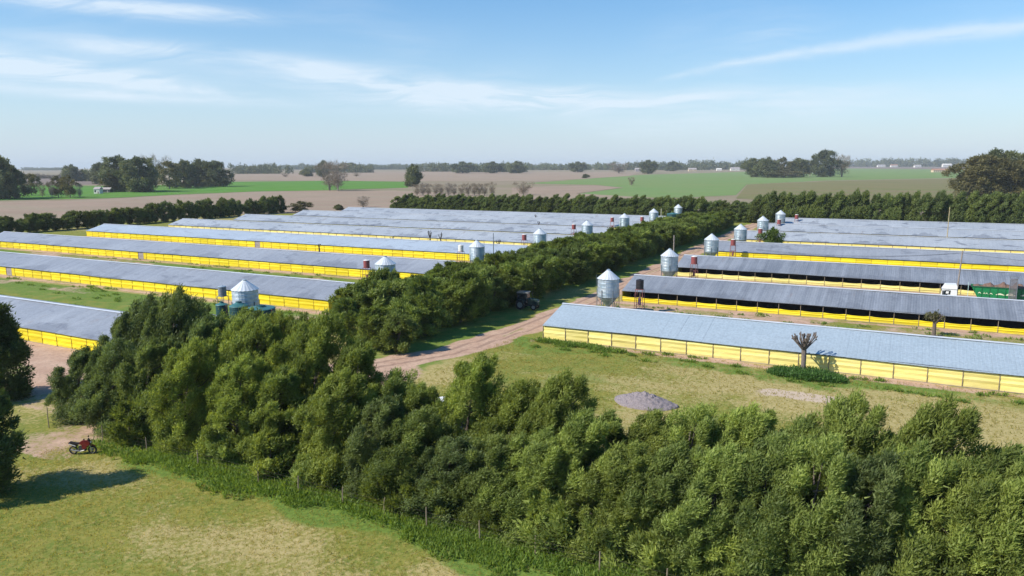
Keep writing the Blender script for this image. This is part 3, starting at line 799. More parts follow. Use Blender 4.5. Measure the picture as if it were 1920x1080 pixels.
def wood(name, px0, px1, yb, yt, label, dens=1.0, depth=120, fm=F_FAR, seed=0):
    rng = np.random.RandomState(seed)
    a = np.array(G(px0, yb)); b_ = np.array(G(px1, yb))
    L = np.hypot(*(b_ - a)); h = ON_V((px0 + px1) / 2, yt, (a[1] + b_[1]) / 2)[1]
    step = h * .20 / dens
    n = max(4, int(L / step)) * 2
    t = rng.rand(n)
    dirn = np.array([-sin(YAW), cos(YAW)])
    pos = a[None] + (b_ - a)[None] * t[:, None] + dirn[None] * (rng.rand(n) * depth)[:, None]
    hh = h * (.62 + .38 * rng.rand(n)) * (.75 + .5 * value_noise(t * 40, t * 0, seed + 5, 4.0))
    rad = h * .24 * (.8 + .5 * rng.rand(n))
    cen = np.concatenate([np.stack([pos[:, 0], pos[:, 1], hh - rad], 1), np.stack([pos[:, 0], pos[:, 1], hh * .45], 1), np.stack([pos[:, 0], pos[:, 1], hh * .15], 1)])
    rads = np.concatenate([rad, rad * 1.25, rad * 1.1])
    V, F, T = leaves(rng, cen, rads, 30, h * .15, h * .11, .2)
    o = link(name, np_mesh(name, V, F, fm, dict(tint=T))); tag(o, label, kind='stuff')
    return o
wood('far_woodland', 40, 120, 319.5, 314, 'thin far wood on the horizon between the two left groves', seed=1)
wood('far_woodland', 140, 205, 340, 313, 'dusky thicket left of the big left grove', seed=2, depth=60, dens=.8)
wood('far_woodland', 425, 530, 326, 308.5, 'distant dark wood right of the left grove', seed=3)
wood('far_woodland', 520, 600, 318, 307.5, 'faint wood on the horizon left of the bare pair', seed=4)
wood('far_woodland', 560, 690, 324, 308, 'distant wood behind the bare pair', seed=44)
wood('far_woodland', 690, 800, 318, 306.5, 'even blue grey wood on the horizon in the middle', seed=5)
wood('far_woodland', 780, 850, 322, 306, 'clumps of distant trees left of the middle grove', seed=6)
wood('far_woodland', 850, 990, 323, 306, 'distant wood behind the middle grove', seed=7)
wood('far_woodland', 985, 1180, 319, 305, 'long far wood above the pink field', seed=8)
wood('far_woodland', 1180, 1330, 319, 303, 'far wood behind the distant houses', seed=9)
wood('far_woodland', 1300, 1420, 318, 300, 'far wood above the pale green pasture', seed=10)
wood('far_woodland', 1580, 1700, 313, 297.5, 'far wooded village edge right of the pasture grove', seed=11)
wood('far_woodland', 1690, 1960, 313, 296, 'far wooded village edge at the right', seed=12)
wood('far_thicket', 440, 1180, 316, 309, 'thin line of field trees along the horizon', seed=13, dens=.5)
wood('far_thicket', -60, 240, 335, 326, 'low brown scrub beyond the left green field', seed=14, dens=.5, fm=F_BARE, depth=30)


# ------------------------------------------------------------------ poultry sheds
BAY = 3.35; SW = 13.4; RISE = 1.85; EAVE = 2.05
def sheet_mesh(name, m, wdt, side, n=6):
    """one corrugated roof sheet, local x along shed, from eave to ridge"""
    y0, y1, z0, z1 = (-.28, SW / 2, EAVE - .07, EAVE + RISE) if side == 0 else (SW + .28, SW / 2, EAVE - .07, EAVE + RISE)
    vs = []; fs = []
    for i in range(n + 1):
        x = wdt * i / n; dz = (.008 if m is RF_PALE else .022) if i % 2 else 0
        vs += [(x, y0, z0 + dz), (x, y1, z1 + dz)]
    b = len(vs)
    vs += [(x, y, z - .03) for x, y, z in vs]
    for i in range(n):
        fs.append((2 * i, 2 * i + 2, 2 * i + 3, 2 * i + 1)); fs.append((b + 2 * i, b + 2 * i + 1, b + 2 * i + 3, b + 2 * i + 2))
    for i in range(n):
        fs.append((2 * i, b + 2 * i, b + 2 * i + 2, 2 * i + 2))
        fs.append((2 * i + 1, 2 * i + 3, b + 2 * i + 3, b + 2 * i + 1))
    mb = MB(); mb.add(vs, fs); return mb.mesh(name, m)
SHEET = {}
def curtain_mesh(m, z0, z1, seed, wdt=BAY - .10, sag=.0):
    r = random.Random(seed); nx, nz = 5, 7; vs = []
    bul = [r.uniform(-.085, .03) * (1 if k % 2 else -.4) for k in range(nz)]
    for k in range(nz):
        for i in range(nx):
            t = k / (nz - 1)
            x = .015 + wdt * i / (nx - 1)
            z = z0 + (z1 - z0) * t + (r.uniform(-.02, .02) if 0 < k < nz - 1 else 0) - (sag * (1 - (2 * i / (nx - 1) - 1) ** 2) if k == nz - 1 else 0)
            vs.append((x, bul[k] + r.uniform(-.012, .012) - .03 * sin(pi * i / (nx - 1)), z))
    fs = [(k * nx + i, k * nx + i + 1, (k + 1) * nx + i + 1, (k + 1) * nx + i) for k in range(nz - 1) for i in range(nx - 1)]
    mb = MB(); mb.add(vs, fs); return mb.mesh('curtain_panel', m)
POST = MB().box(-.035, .035, -.05, .05, 0, EAVE - .165).mesh('post', M_POST)

BATTEN = MB().box(-.022, .022, -.02, .02, 0, EAVE - .165).mesh('batten', worn('batten', (.48, .33, .05), .8, scale=3))
def shed(u0, u1, v0, label, group, roofm, curm, mode='closed', bays=True, sheets=True, door=None, gable_right=None, gable_left=None, vis=None):
    """u0..u1 length, v0 near wall line; mode closed / open (curtain lowered)"""
    L = u1 - u0
    e = empty('poultry_shed', (u0, v0, 0)); tag(e, label, 'shed', group)
    # roof
    sw = 1.10
    va, vb = vis or (u0, u1)
    n = int(round(L / sw)); sw = L / n
    if sheets:
        key = (roofm.name, round(sw, 4))
        if key not in SHEET: SHEET[key] = sheet_mesh('roof_sheet', roofm, sw, 0)
        i0 = max(0, int((va - u0) / sw)); i1 = min(n, int((vb - u0) / sw) + 1)
        for i in range(i0, i1):
            o = link('roof_sheet', SHEET[key], e, (i * sw, 0, rnd.uniform(0, .012) + .035 * sin(i * .31 + v0) + .03 * sin(i * .113 + u0)))
            o.rotation_euler = (rnd.uniform(-.001, .001), 0, 0)
        for (a, b_) in ((0, i0 * sw), (i1 * sw, L)):
            if b_ - a > .5:
                MB().add([(a, -.28, EAVE - .07), (b_, -.28, EAVE - .07), (b_, SW / 2, EAVE + RISE), (a, SW / 2, EAVE + RISE)], [(0, 1, 2, 3)]).build('roof_slope', roofm, e)
    else:
        n2 = max(2, int(L / 4)); vs = []; fs = []
        for i in range(n2 + 1):
            x = L * i / n2
            vs += [(x, -.28, EAVE - .07 + rnd.uniform(-.03, .03)), (x, SW / 4, EAVE + RISE * .5 + rnd.uniform(-.04, .02)), (x, SW / 2, EAVE + RISE + rnd.uniform(-.03, .03))]
        fs = [(3 * i + k, 3 * i + 3 + k, 3 * i + 4 + k, 3 * i + 1 + k) for i in range(n2) for k in range(2)]
        MB().add(vs, fs).build('roof_slope', roofm, e)
    MB().add([(0, SW / 2, EAVE + RISE), (L, SW / 2, EAVE + RISE), (L, SW + .28, EAVE - .07), (0, SW + .28, EAVE - .07)], [(0, 1, 2, 3)]).build('roof_slope', roofm, e)
    rc = MB(); y = SW / 2; z = EAVE + RISE
    rc.add([(-.05, y - .32, z + .00), (L + .05, y - .32, z + .00), (L + .05, y, z + .10), (-.05, y, z + .10), (L + .05, y + .32, z + .00), (-.05, y + .32, z + .00)], [(0, 1, 2, 3), (3, 2, 4, 5)])
    rc.build('ridge_cap', M_RIDGE, e)
    # eave beam, near-black: the overhang's shadow line put into its colour
    MB().box(0, L, -.10, .06, EAVE - .17, EAVE - .03).build('eave_shade_beam', M_FASCIA, e)
    # plinth
    MB().box(0, L, -.09, .09, 0, .07).build('plinth', M_PLINTH, e)
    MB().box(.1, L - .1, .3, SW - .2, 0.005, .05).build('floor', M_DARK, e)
    # far long wall
    MB().box(0, L, SW - .04, SW + .04, 0, EAVE - .15).build('rear_curtain', curm, e)
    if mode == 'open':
        cb = MB().box(0.3, L - .3, 4.0, 4.05, 0, EAVE + .4); cb.build('interior_shade_sheet', M_DARK, e)  # dark sheet added to stand for the shade inside an open shed
    nb = int(round(L / BAY)); bw = L / nb
    z1 = (EAVE - .22) if mode == 'closed' else .95
    cms = [curtain_mesh(curm, .05, z1, s, wdt=bw - .03, sag=.0 if mode == 'closed' else .1) for s in range(4)]
    ib0 = max(0, int((va - u0) / bw) - 1); ib1 = min(nb, int((vb - u0) / bw) + 2)
    if bays:
        for i in range(ib0, ib1):
            if door is not None and i == int((door - u0) / bw):
                MB().box(.15, bw * .62, -.03, .03, .1, EAVE - .2).build('door', M_DOOR, e, loc=(i * bw, 0, 0))
                MB().box(bw * .62 + .05, bw - .1, -.03, .03, .1, EAVE - .2).build('curtain_panel', curm, e, loc=(i * bw, 0, 0))
            else:
                link('curtain_panel', cms[rnd.randrange(4)], e, (i * bw, 0, 0))
            link('post', POST if curm is CU_PALE or mode == 'open' else BATTEN, e, (i * bw, -.045 if mode == 'closed' else -.02, 0))
        link('post', POST if curm is CU_PALE or mode == 'open' else BATTEN, e, (min(L - .06, ib1 * bw), -.045 if mode == 'closed' else -.02, 0))
        if ib0 > 0: MB().box(0, ib0 * bw - .06, -.03, .03, .1, z1).build('front_curtain', curm, e)
        if ib1 < nb: MB().box(ib1 * bw + .06, L, -.03, .03, .1, z1).build('front_curtain', curm, e)
    else:
        MB().box(0, L, -.03, .03, .1, z1).build('front_curtain', curm, e)
        pp = MB()
        for i in range(nb + 1):
            x = min(max(i * bw, .05), L - .05); pp.box(x - .05, x + .05, -.09, -.035, 0, EAVE - .17)
        tag(pp.build('posts', M_POST, e), kind='stuff')
    # gables
    for side, gm in ((0, gable_left), (1, gable_right)):
        x = .08 if side == 0 else L - .08
        gm = gm or curm
        MB().add([(x, .1, .02), (x, SW - .1, .02), (x, SW - .1, EAVE - .1), (x, SW / 2, EAVE + RISE - .08), (x, .1, EAVE - .1),
                  (x - .05, .1, .02), (x - .05, SW - .1, .02), (x - .05, SW - .1, EAVE - .1), (x - .05, SW / 2, EAVE + RISE - .08), (x - .05, .1, EAVE - .1)],
                 [(0, 1, 2, 3, 4), (9, 8, 7, 6, 5), (0, 4, 9, 5), (1, 6, 7, 2), (4, 3, 8, 9), (3, 2, 7, 8), (0, 5, 6, 1)]).build('gable_wall', gm, e)
    return e

GRP_L = 'long poultry sheds left of the tree belt'; GRP_R = 'long poultry sheds right of the dirt track'
nth = ['nearest', 'second nearest', 'third nearest', 'fourth', 'fifth', 'sixth', 'seventh', 'farthest']
Lspec = [  # near wall, left end, roof, bays, sheets, door, visible span
    (58.0, -150, RF_MID, True, True, None, (-132, -84)), (93.3, -252, RF_MID, True, True, -175.5, (-196, -84)), (126.0, -252, RF_MID, True, False, -176.0, None), (160.0, -253, RF_LITE, True, False, -170.5, None),
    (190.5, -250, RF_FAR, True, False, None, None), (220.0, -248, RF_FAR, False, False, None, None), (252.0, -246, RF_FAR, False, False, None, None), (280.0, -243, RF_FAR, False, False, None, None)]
Ldesc = ['nearest left poultry shed, grey roof cut by the left edge, behind the front trees', 'left poultry shed with bright yellow curtains directly behind the teal tanks', 'left poultry shed, third from the front, red drum at its right end',
         'left poultry shed with the palest roof, its pale left end fully visible', 'left poultry shed just behind the palest roofed one, thin pale yellow strip', 'left poultry shed, sixth from the front, between two similar grey roofs',
         'left poultry shed, last but one, dark eave line under a narrow roof', 'farthest left poultry shed, its roof touching the back windbreak']
for i, (v, ul, rf, by, sh, dr, vis) in enumerate(Lspec):
    shed(ul, -84.0, v, Ldesc[i], GRP_L, rf, CU_PALE if i in (4, 5, 6) else CU_YEL, 'closed', by, sh, dr,
         gable_right=M_GABLE if i != 1 else CU_YEL, vis=vis)
Rspec = [(92.0, RF_PALE, CU_PALE, 'closed', True, True, (-44, 16)), (124.3, RF_STRK, CU_YEL, 'open', True, True, (-44, 22)), (158.5, RF_STRK, CU_PALE, 'open', True, True, (-44, 26)), (193.0, RF_MID, CU_YEL, 'closed', True, False, None),
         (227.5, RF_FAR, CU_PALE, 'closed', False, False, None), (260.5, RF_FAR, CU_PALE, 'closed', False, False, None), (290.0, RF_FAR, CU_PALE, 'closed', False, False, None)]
Rdesc = ['nearest right poultry shed, smooth pale blue roof and closed pale yellow curtains', 'right poultry shed, second from the front, yellow curtain lowered, dark inside', 'right poultry shed with pale lowered curtain just behind the lorry',
         'right poultry shed, fourth from the front, closed bright yellow curtains', 'right poultry shed, fifth from the front, pale strip below its stained roof', 'right poultry shed, last but one, light roof over a dark eave line',
         'farthest right poultry shed, light roof right below the back windbreak']
for i, (v, rf, cu, mo, by, sh, vis) in enumerate(Rspec):
    shed(-44.0, SHED_R[i][1], v, Rdesc[i], GRP_R, rf, cu, mo, by, sh, vis=vis)


# ------------------------------------------------------------------ feed silos and drums
def make_silo():
    e = empty('feed_silo', (0, 0, 0))
    r = 1.72; zb, zt, H = 2.75, 5.75, 7.2
    body = []
    nr = 5; hz = (zt - zb) / nr
    for k in range(nr):                                # rolled rings with a lip at every joint
        z = zb + k * hz
        body += [(r - .02, z), (r + .035, z + .04), (r + .035, z + .09), (r, z + .13)]
        for q in range(1, 4): body += [(r + (.018 if q % 2 else 0), z + .13 + (hz - .13) * q / 4)]
    body += [(r, zt)]
    MB().lathe(body, 28).build('body', M_GALV, e)
    cone = MB(); n = 20
    vs = []
    for i in range(2 * n):
        a = 2 * pi * i / (2 * n); vs.append(((r + .12) * cos(a), (r + .12) * sin(a), zt - .05 + (.05 if i % 2 else 0)))
    for i in range(2 * n):
        a = 2 * pi * i / (2 * n); vs.append((.26 * cos(a), .26 * sin(a), H - .15 + (.02 if i % 2 else 0)))
    cone.add(vs, [(i, (i + 1) % (2 * n), 2 * n + (i + 1) % (2 * n), 2 * n + i) for i in range(2 * n)])
    cone.build('roof_cone', M_GALVR, e)
    MB().lathe([(.28, H - .17), (.30, H - .02), (.10, H + .06)], 12).build('filler_cap', M_GALV, e)
    MB().lathe([(.22, .75), (.24, 1.0), (r - .05, zb)], 24).build('hopper', M_GALV, e)
    for i in range(6):
        a = 2 * pi * (i + .5) / 6; x, y = (r + .07) * cos(a), (r + .07) * sin(a)
        MB().box(-.05, .05, -.05, .05, 0, zb + 1.2).build('leg', M_STEEL, e, loc=(x, y, 0), rz=a)
    br = MB()
    for i in range(6):
        a0 = 2 * pi * (i + .5) / 6; a1 = 2 * pi * (i + 1.5) / 6; q = r + .07
        p0 = (q * cos(a0), q * sin(a0)); p1 = (q * cos(a1), q * sin(a1))
        br.tube([(*p0, 2.55), (*p1, 2.55)], .035, 4)
        br.tube([(*p0, .5), (*p1, 2.4)], .022, 4); br.tube([(*p0, 2.4), (*p1, .5)], .022, 4)
    br.build('brace', M_STEEL, e)
    ld = MB(); a = radians(-25); cx, cy = (r + .22) * cos(a), (r + .22) * sin(a); tx, ty = -sin(a), cos(a)
    for s in (-.2, .2): ld.tube([(cx + tx * s, cy + ty * s, .3), (cx + tx * s, cy + ty * s, zt + .5)], .022, 4)
    for k in range(16): ld.tube([(cx - tx * .2, cy - ty * .2, .5 + k * .34), (cx + tx * .2, cy + ty * .2, .5 + k * .34)], .015, 4)
    ld.build('ladder', M_STEEL, e)
    MB().tube([(0, 0, .85), (2.0, 1.2, .85), (3.5, 4.0, 1.6)], .08, 6).build('feed_auger', M_STEEL, e)
    return e
def dup(e):
    c = e.copy(); C.objects.link(c)
    for ch in [x for x in bpy.data.objects if x.parent == e]:
        d = ch.copy(); C.objects.link(d); d.parent = c
    return c
silo0 = make_silo()
HS = 7.2
SILOS = [((1141, 505), 'first feed silo from the front in the right row, beside the dirt track', 0), ((1256, 466), 'second feed silo from the front in the right row, beside a red drum', 0), ((1335, 438), 'third feed silo from the front in the right row', 0), ((1389, 420), 'fourth feed silo from the front in the right row', 0),
         ((1431, 405), 'fifth feed silo from the front in the right row', 0), ((1464, 394), 'sixth feed silo in the right row, last but one', 0), ((1490, 386), 'last small feed silo of the right row below the back windbreak', 0),
         ((458, 524), 'nearest feed silo of the left row behind the teal tanks', 1), ((722, 480), 'second feed silo of the left row rising from the shelter belt', 1), ((894, 450), 'third feed silo of the left row with a white drum beside it', 1), ((1012, 428), 'fourth feed silo of the left row at the end of a shed', 1),
         ((1101, 413), 'fifth feed silo of the left row', 1), ((1171, 400), 'sixth feed silo of the left row', 1), ((1226, 391), 'seventh feed silo of the left row near the pale pole', 1), ((1272, 383), 'farthest feed silo of the left row above a teal tank', 1)]
for i, ((px, py), lb, side) in enumerate(SILOS):
    e = silo0 if i == 0 else dup(silo0)
    x, y = G(px, py, HS)
    e.location = (x, y, 0); e.rotation_euler = (0, 0, rnd.uniform(0, 6))
    if i in (7, 8): e.scale = (1.1, 1.1, 1)
    tag(e, 'galvanised ' + lb, 'silo', 'feed silos of the %s row' % ('right', 'left')[side])

def drum_tower(px, py, H, kind, label, group):
    x, y = G(px, py, H)
    e = empty('drum_tower', (x, y, 0), rnd.uniform(-.2, .2)); tag(e, label, 'water tank', group)
    dm, lm_, sm = {'red': (M_RED, M_WHT, M_REDST), 'black': (M_BLK, M_BLK, M_REDST), 'white': (M_WHT, M_WHT, M_REDST), 'grey': (M_STEEL, M_GALV, M_STEEL)}[kind]
    r = .62; h = 1.45; zb = H - h - .12
    MB().lathe([(r - .03, zb), (r, zb + .05), (r, zb + h * .33), (r + .025, zb + h * .35), (r, zb + h * .37), (r, zb + h * .66), (r + .025, zb + h * .68), (r, zb + h * .7), (r, zb + h)], 18).build('drum', dm, e)
    MB().lathe([(r + .02, H - .12), (r * .8, H - .02), (.2, H), (.2, H + .06), (.05, H + .07)], 18).build('lid', lm_, e)
    q = .55
    for sx in (-1, 1):
        for sy in (-1, 1):
            MB().tube([(sx * (q + .18), sy * (q + .18), 0), (sx * q, sy * q, zb)], .05, 5).build('leg', sm, e)
    br = MB()
    for z in (1.2, 2.5):
        f = (z / zb); w_ = q + .18 * (1 - f)
        pts = [(-w_, -w_, z), (w_, -w_, z), (w_, w_, z), (-w_, w_, z)]
        for k in range(4): br.tube([pts[k], pts[(k + 1) % 4]], .03, 4)
    br.tube([(-.7, -.7, .2), (.6, -.6, 2.4)], .025, 4); br.tube([(.7, -.7, .2), (-.6, -.6, 2.4)], .025, 4)
    MB().box(-.62, .62, -.62, .62, zb - .07, zb - .005).build('platform', sm, e)
    br.build('brace', sm, e)
    if kind in ('red', 'black'):
        MB().lathe([(.24, 1.3), (.26, 1.4), (.26, 2.4), (.1, 2.5)], 10).build('header_tank', M_REDST if kind == 'red' else mat('violet_drum', (.10, .06, .12), .6), e)
    return e
TW = [((1200, 524), 'black', 'black drum on a reddish stand in front of the open yellow shed', 5.5), ((1302, 480), 'red', 'nearest dark red drum of the right block on a reddish stand', 5.5), ((1375, 448), 'red', 'second dark red drum of the right block', 5.5),
      ((1426, 428), 'red', 'third dark red drum of the right block beside the leafy green tree', 5.5), ((1461, 411), 'red', 'fourth dark red drum of the right block below a silo', 5.5), ((1494, 402), 'red', 'last dark red drum of the right block', 5.5), ((1516, 394), 'grey', 'small grey drum on legs behind the farthest right shed', 5.5),
      ((416, 536), 'grey', 'dull grey drum left of the silo behind the teal tanks', 5.5), ((687, 487), 'red', 'dark red drum left of the silo at the third left shed', 5.5), ((864, 459), 'white', 'white drum left of the third silo of the left row', 5.5), ((983, 439), 'red', 'red drum left of the fourth silo of the left row', 5.5),
      ((1076, 420), 'red', 'red drum left of the fifth silo of the left row', 5.5), ((1148, 407), 'red', 'red drum left of the sixth silo of the left row', 5.5), ((1204, 406), 'red', 'red drum left of the seventh silo of the left row', 5.5), ((1251, 389), 'white', 'white drum beside the farthest teal tank', 5.5)]
for (p, kd, lb, h) in TW:
    drum_tower(p[0], p[1], h, kd, lb, 'elevated drums beside the silos')

def teal_tank(x, y, r, h, z0, label, cone=.35, ring=False):
    e = empty('water_tank', (x, y, 0)); tag(e, label, 'water tank', 'teal water tanks')
    prof = [(r * .98, z0)]
    for k in range(6): prof += [(r, z0 + h * (k + .3) / 6), (r * .975, z0 + h * (k + .9) / 6)]
    MB().lathe(prof + [(r, z0 + h)], 26).build('tank_body', M_TEAL, e)
    MB().lathe([(r + .04, z0 + h - .02), (r * .95, z0 + h + .08), (r * .35, z0 + h + cone), (r * .33, z0 + h + cone + .12)], 26).build('tank_top', M_TEAL_LIT, e)
    MB().lathe([(r * .3, z0 + h + cone + .12), (r * .3, z0 + h + cone + .2), (.1, z0 + h + cone + .25)], 14).build('hatch', M_TEAL, e)
    if z0 > .5:
        for i in range(4):
            a = pi / 4 + i * pi / 2
            MB().box(-.09, .09, -.09, .09, 0, z0 - .2).build('leg', M_REDST, e, loc=(r * .8 * cos(a), r * .8 * sin(a), 0))
        MB().lathe([(r + .1, z0 - .2), (r + .1, z0 - .01)], 20).build('platform', M_STEEL, e)
    MB().tube([(r + .1, 0, 0), (r + .1, 0, z0 + h)], .05, 5).build('pipe', M_REDST, e)
    return e
x, y = G(489, 575, 4.7); teal_tank(x, y, 1.95, 3.7, .8, 'nearest large teal water tank with its shaded side almost black', .2)
x, y = G(443, 566, 4.6); teal_tank(x - .2, y + .6, 1.35, 2.6, 1.3, 'teal water tank with a shallow conical top left of the largest one', .45)
x, y = G(412, 568, 4.0); teal_tank(x, y + .3, .85, 1.5, 2.2, 'smallest teal water tank, leftmost of the three near ones', .25)
x, y = G(1262, 399, 5.2); teal_tank(x, y, 2.4, 2.8, 2.0, 'far teal water tank rising out of the shelter belt', .3)


# ------------------------------------------------------------------ pollarded trees, shrubs by the sheds
def pollard(x, y, H, r, spread, label, seed, leaves_=False, nb=26, bark=BARK_PALE):
    rr = random.Random(seed)
    e = empty('pollarded_tree', (x, y, 0)); tag(e, label, 'tree')
    th = H * .56
    MB().tube([(0, 0, -.1), (.03, 0, th * .5), (0, .02, th), ], [r * 1.15, r, r * 1.05], 9).build('trunk', bark, e)
    mb = MB()
    for k in range(nb):
        a = rr.uniform(0, 2 * pi); q = spread * rr.uniform(.35, 1.0)
        zt = H * rr.uniform(.84, 1.0)
        m1 = (cos(a) * q * .45, sin(a) * q * .45, th + (zt - th) * .35)
        m2 = (cos(a) * q * .85, sin(a) * q * .85, th + (zt - th) * .7)
        mb.tube([(0, 0, th - .1), m1, m2, (cos(a) * q, sin(a) * q, zt)], [r * .42, r * .28, r * .2, r * .26], 5)
        for j in range(3):
            b2 = a + rr.uniform(-.6, .6)
            mb.tube([m2, (m2[0] + cos(b2) * spread * .16, m2[1] + sin(b2) * spread * .16, zt + rr.uniform(-.25, .05) * H * .3)], [r * .15, r * .2], 4)
    mb.build('branches', bark, e)
    if leaves_:
        rng = np.random.RandomState(seed); n = 14
        a = rng.rand(n) * 2 * pi; q = spread * rng.rand(n)
        cen = np.stack([np.cos(a) * q, np.sin(a) * q, H * (.72 + .25 * rng.rand(n))], 1)
        V, F, T = leaves(rng, cen, np.full(n, spread * .38), 60, .25, .14, .3)
        link('crown', np_mesh('crown', V, F, F_OLIVE, dict(tint=T)), e)
    return e
pollard(-9.6, 89.6, 5.0, .27, 1.45, 'stout pollarded bare tree in front of the pale yellow curtain', 1, bark=worn('bark_grey', (.20, .165, .145), .95, scale=5, bump=.5))
pollard(U_AT(1753, 600, 118), 118, 3.3, .24, 1.1, 'small pollarded tree with a few leaves between the two nearest right sheds', 2, True, nb=14, bark=BARK)
for (px, py, v, lb, sd) in ((806, 432, 178, 'left of two dark bare stumps rising between left sheds', 3), (826, 434, 178, 'right of two dark bare stumps rising between left sheds', 4), (935, 449, 178, 'small bare stump right of the dark pole', 5),
                            (598, 457, 123, 'small forked bare tree against the bright curtain of the palest roofed shed', 6), (1006, 402, 268, 'far bare treelet against the shed roofs, higher one', 7), (1010, 414, 243, 'far bare treelet against the shed roofs, lower one', 8),
                            (735, 443, 178, 'tiny bare stump against the pale curtain strip', 9)):
    x, z = ON_V(px, py, v)
    if sd == 6: v = 157.0; x, z = ON_V(px, py, v)
    pollard(x, v, max(z, 2.2), .2, .8, lb, sd, nb=9, bark=worn('bark_dark_%d' % sd, (.07, .055, .05), .95))
x, y = G(1450, 458); SG = tree_meshes('leafy', 420, 5.0, 2.6, 30, 120, .5, .2, foliage('foliage_fresh', (.08, .14, .03), (.16, .24, .06), .4), BARK, 'round', base=.3, up=.3, clr=(.25, .38), trunk_r=.12)
x, z = ON_V(1450, 428, 222); plant('tree', SG, x, 222, 'small fresh green leafy tree beside the third red drum of the right block', 'tree', None, s=1.1, sz=z / 5)

# ------------------------------------------------------------------ weeds, grass (uncountable)
def scatter(name, pts, hs, label, fm, per=9, L=.3, Wd=.06, spread=.25, seed=0):
    rng = np.random.RandomState(seed)
    cen = np.array([(x, y, h * .45) for (x, y), h in zip(pts, hs)])
    V, F, T = leaves(rng, cen, np.array(hs) * .7 + spread * .3, per, L, Wd, .7, zsq=.6)
    V[:, 2] = np.maximum(V[:, 2], .01)
    o = link(name, np_mesh(name, V, F, fm, dict(tint=T))); tag(o, label, kind='stuff'); return o
rng = np.random.RandomState(77)
pts = []; hs = []
while len(pts) < 7600:
    x = rng.uniform(-62, 12); y = rng.uniform(34.8, 40.3)
    nz = value_noise(np.array([x]), np.array([y]), 9, 2.2)[0]
    if y < 35.0 + nz * 2.6 - (x + 40) * .01 + 1.6 * rng.rand() ** 2 or (x < -56 and rng.rand() < .7): continue
    pts.append((x, y)); hs.append((.08 + .50 * nz * rng.rand() + .15 * (y > 37)) * (.5 if y < 36.3 else 1))
scatter('weeds', pts, hs, 'bright green weeds growing along the wire fence at the foot of the windbreak', F_WEED, 11, .24, .09, seed=1)
def blob(cx, cy, rx, ry, n, seed):
    r = np.random.RandomState(seed); a = r.rand(n) * 2 * pi; q = np.sqrt(r.rand(n))
    return [(cx + rx * q_ * cos(a_), cy + ry * q_ * sin(a_)) for a_, q_ in zip(a, q)]
wp = blob(-9.0, 88.3, 4.2, 1.7, 760, 1)
scatter('weeds', wp, [.35 + .85 * rng.rand() * max(.15, 1 - ((x_ + 9) / 4.4) ** 2) for x_, _ in wp], 'dark green nettles round the foot of the stout pollarded tree', foliage('nettles', (.040, .110, .030), (.100, .200, .055), .35), 14, .25, .12, seed=2)
wp = blob(-38.0, 90.0, 3.4, .9, 260, 3) + blob(-42.5, 90.2, 1.6, .8, 90, 4) + blob(-33.5, 89.3, 2.6, .7, 140, 8)
scatter('weeds', wp, [.2 + .35 * rng.rand() for _ in wp], 'dark weeds below the left end of the pale yellow curtains', F_WEED, 12, .25, .11, seed=3)
wp = []
for k in range(34): wp += blob(-44 + k * 1.9 + rng.uniform(-1, 1), rng.uniform(85.5, 90.8), rng.uniform(.5, 1.4), .35, 16, 20 + k)
for k in range(60): wp += blob(rng.uniform(-44, 20), rng.uniform(108, 123), rng.uniform(.5, 2.2), .4, 10, 80 + k)
for k in range(90): wp += blob(rng.uniform(-200, -86), rng.choice([rng.uniform(86, 92), rng.uniform(118, 125), rng.uniform(76, 92)]), rng.uniform(.5, 2.4), .4, 10, 180 + k)
scatter('weeds', wp, [.1 + .25 * rng.rand() for _ in wp], 'scattered low weeds in the strips between the sheds', F_WEED, 9, .25, .12, seed=4)
# lawn tufts
pts = []; hs = []
for _ in range(26000):
    x = rng.uniform(-64, -2); y = rng.uniform(19, 37.5)
    pts.append((x, y)); hs.append(.05)
scatter('grass', pts, hs, 'short yellowing grass of the front lawn', F_GRASS, 4, .10, .035, spread=.4, seed=5)
pts = []
for _ in range(15000):
    pts.append((rng.uniform(-48, 14), rng.uniform(54, 91)))
scatter('grass', pts, [.06] * len(pts), 'dry grass tufts on the field before the nearest right shed', F_GRASS, 4, .14, .06, spread=.5, seed=6)

# ------------------------------------------------------------------ wire fence along the windbreak
M_RUST = mat('rusty_wire', (.09, .07, .055), .8)
fe = empty('wire_fence', (-69.4, 38.5, 0)); tag(fe, 'low wire fence with thin wooden posts running along the foot of the windbreak', 'fence')
fx = [0.0, 8.0, 13.9, 20.2, 26.9, 31.0, 35.2, 38.9, 42.4, 46.5, 50.5, 54.7, 58.8, 62.9, 67.0, 71.1, 75.2, 79.3]
for i, x in enumerate(fx):
    h = 2.0 if i == 0 else 1.45 + .1 * rnd.random()
    MB().tube([(0, 0, 0), (rnd.uniform(-.03, .03), 0, h * .6), (rnd.uniform(-.06, .06), 0, h)], [.05, .045, .035], 6).build('post', M_POST, fe, loc=(x, 0, 0))
for z in (.3, .6, .9, 1.2):
    mb = MB(); mb.tube([(a, 0, z + rnd.uniform(-.03, .03)) for a in fx], .0045, 4); mb.build('wire', M_RUST, fe)

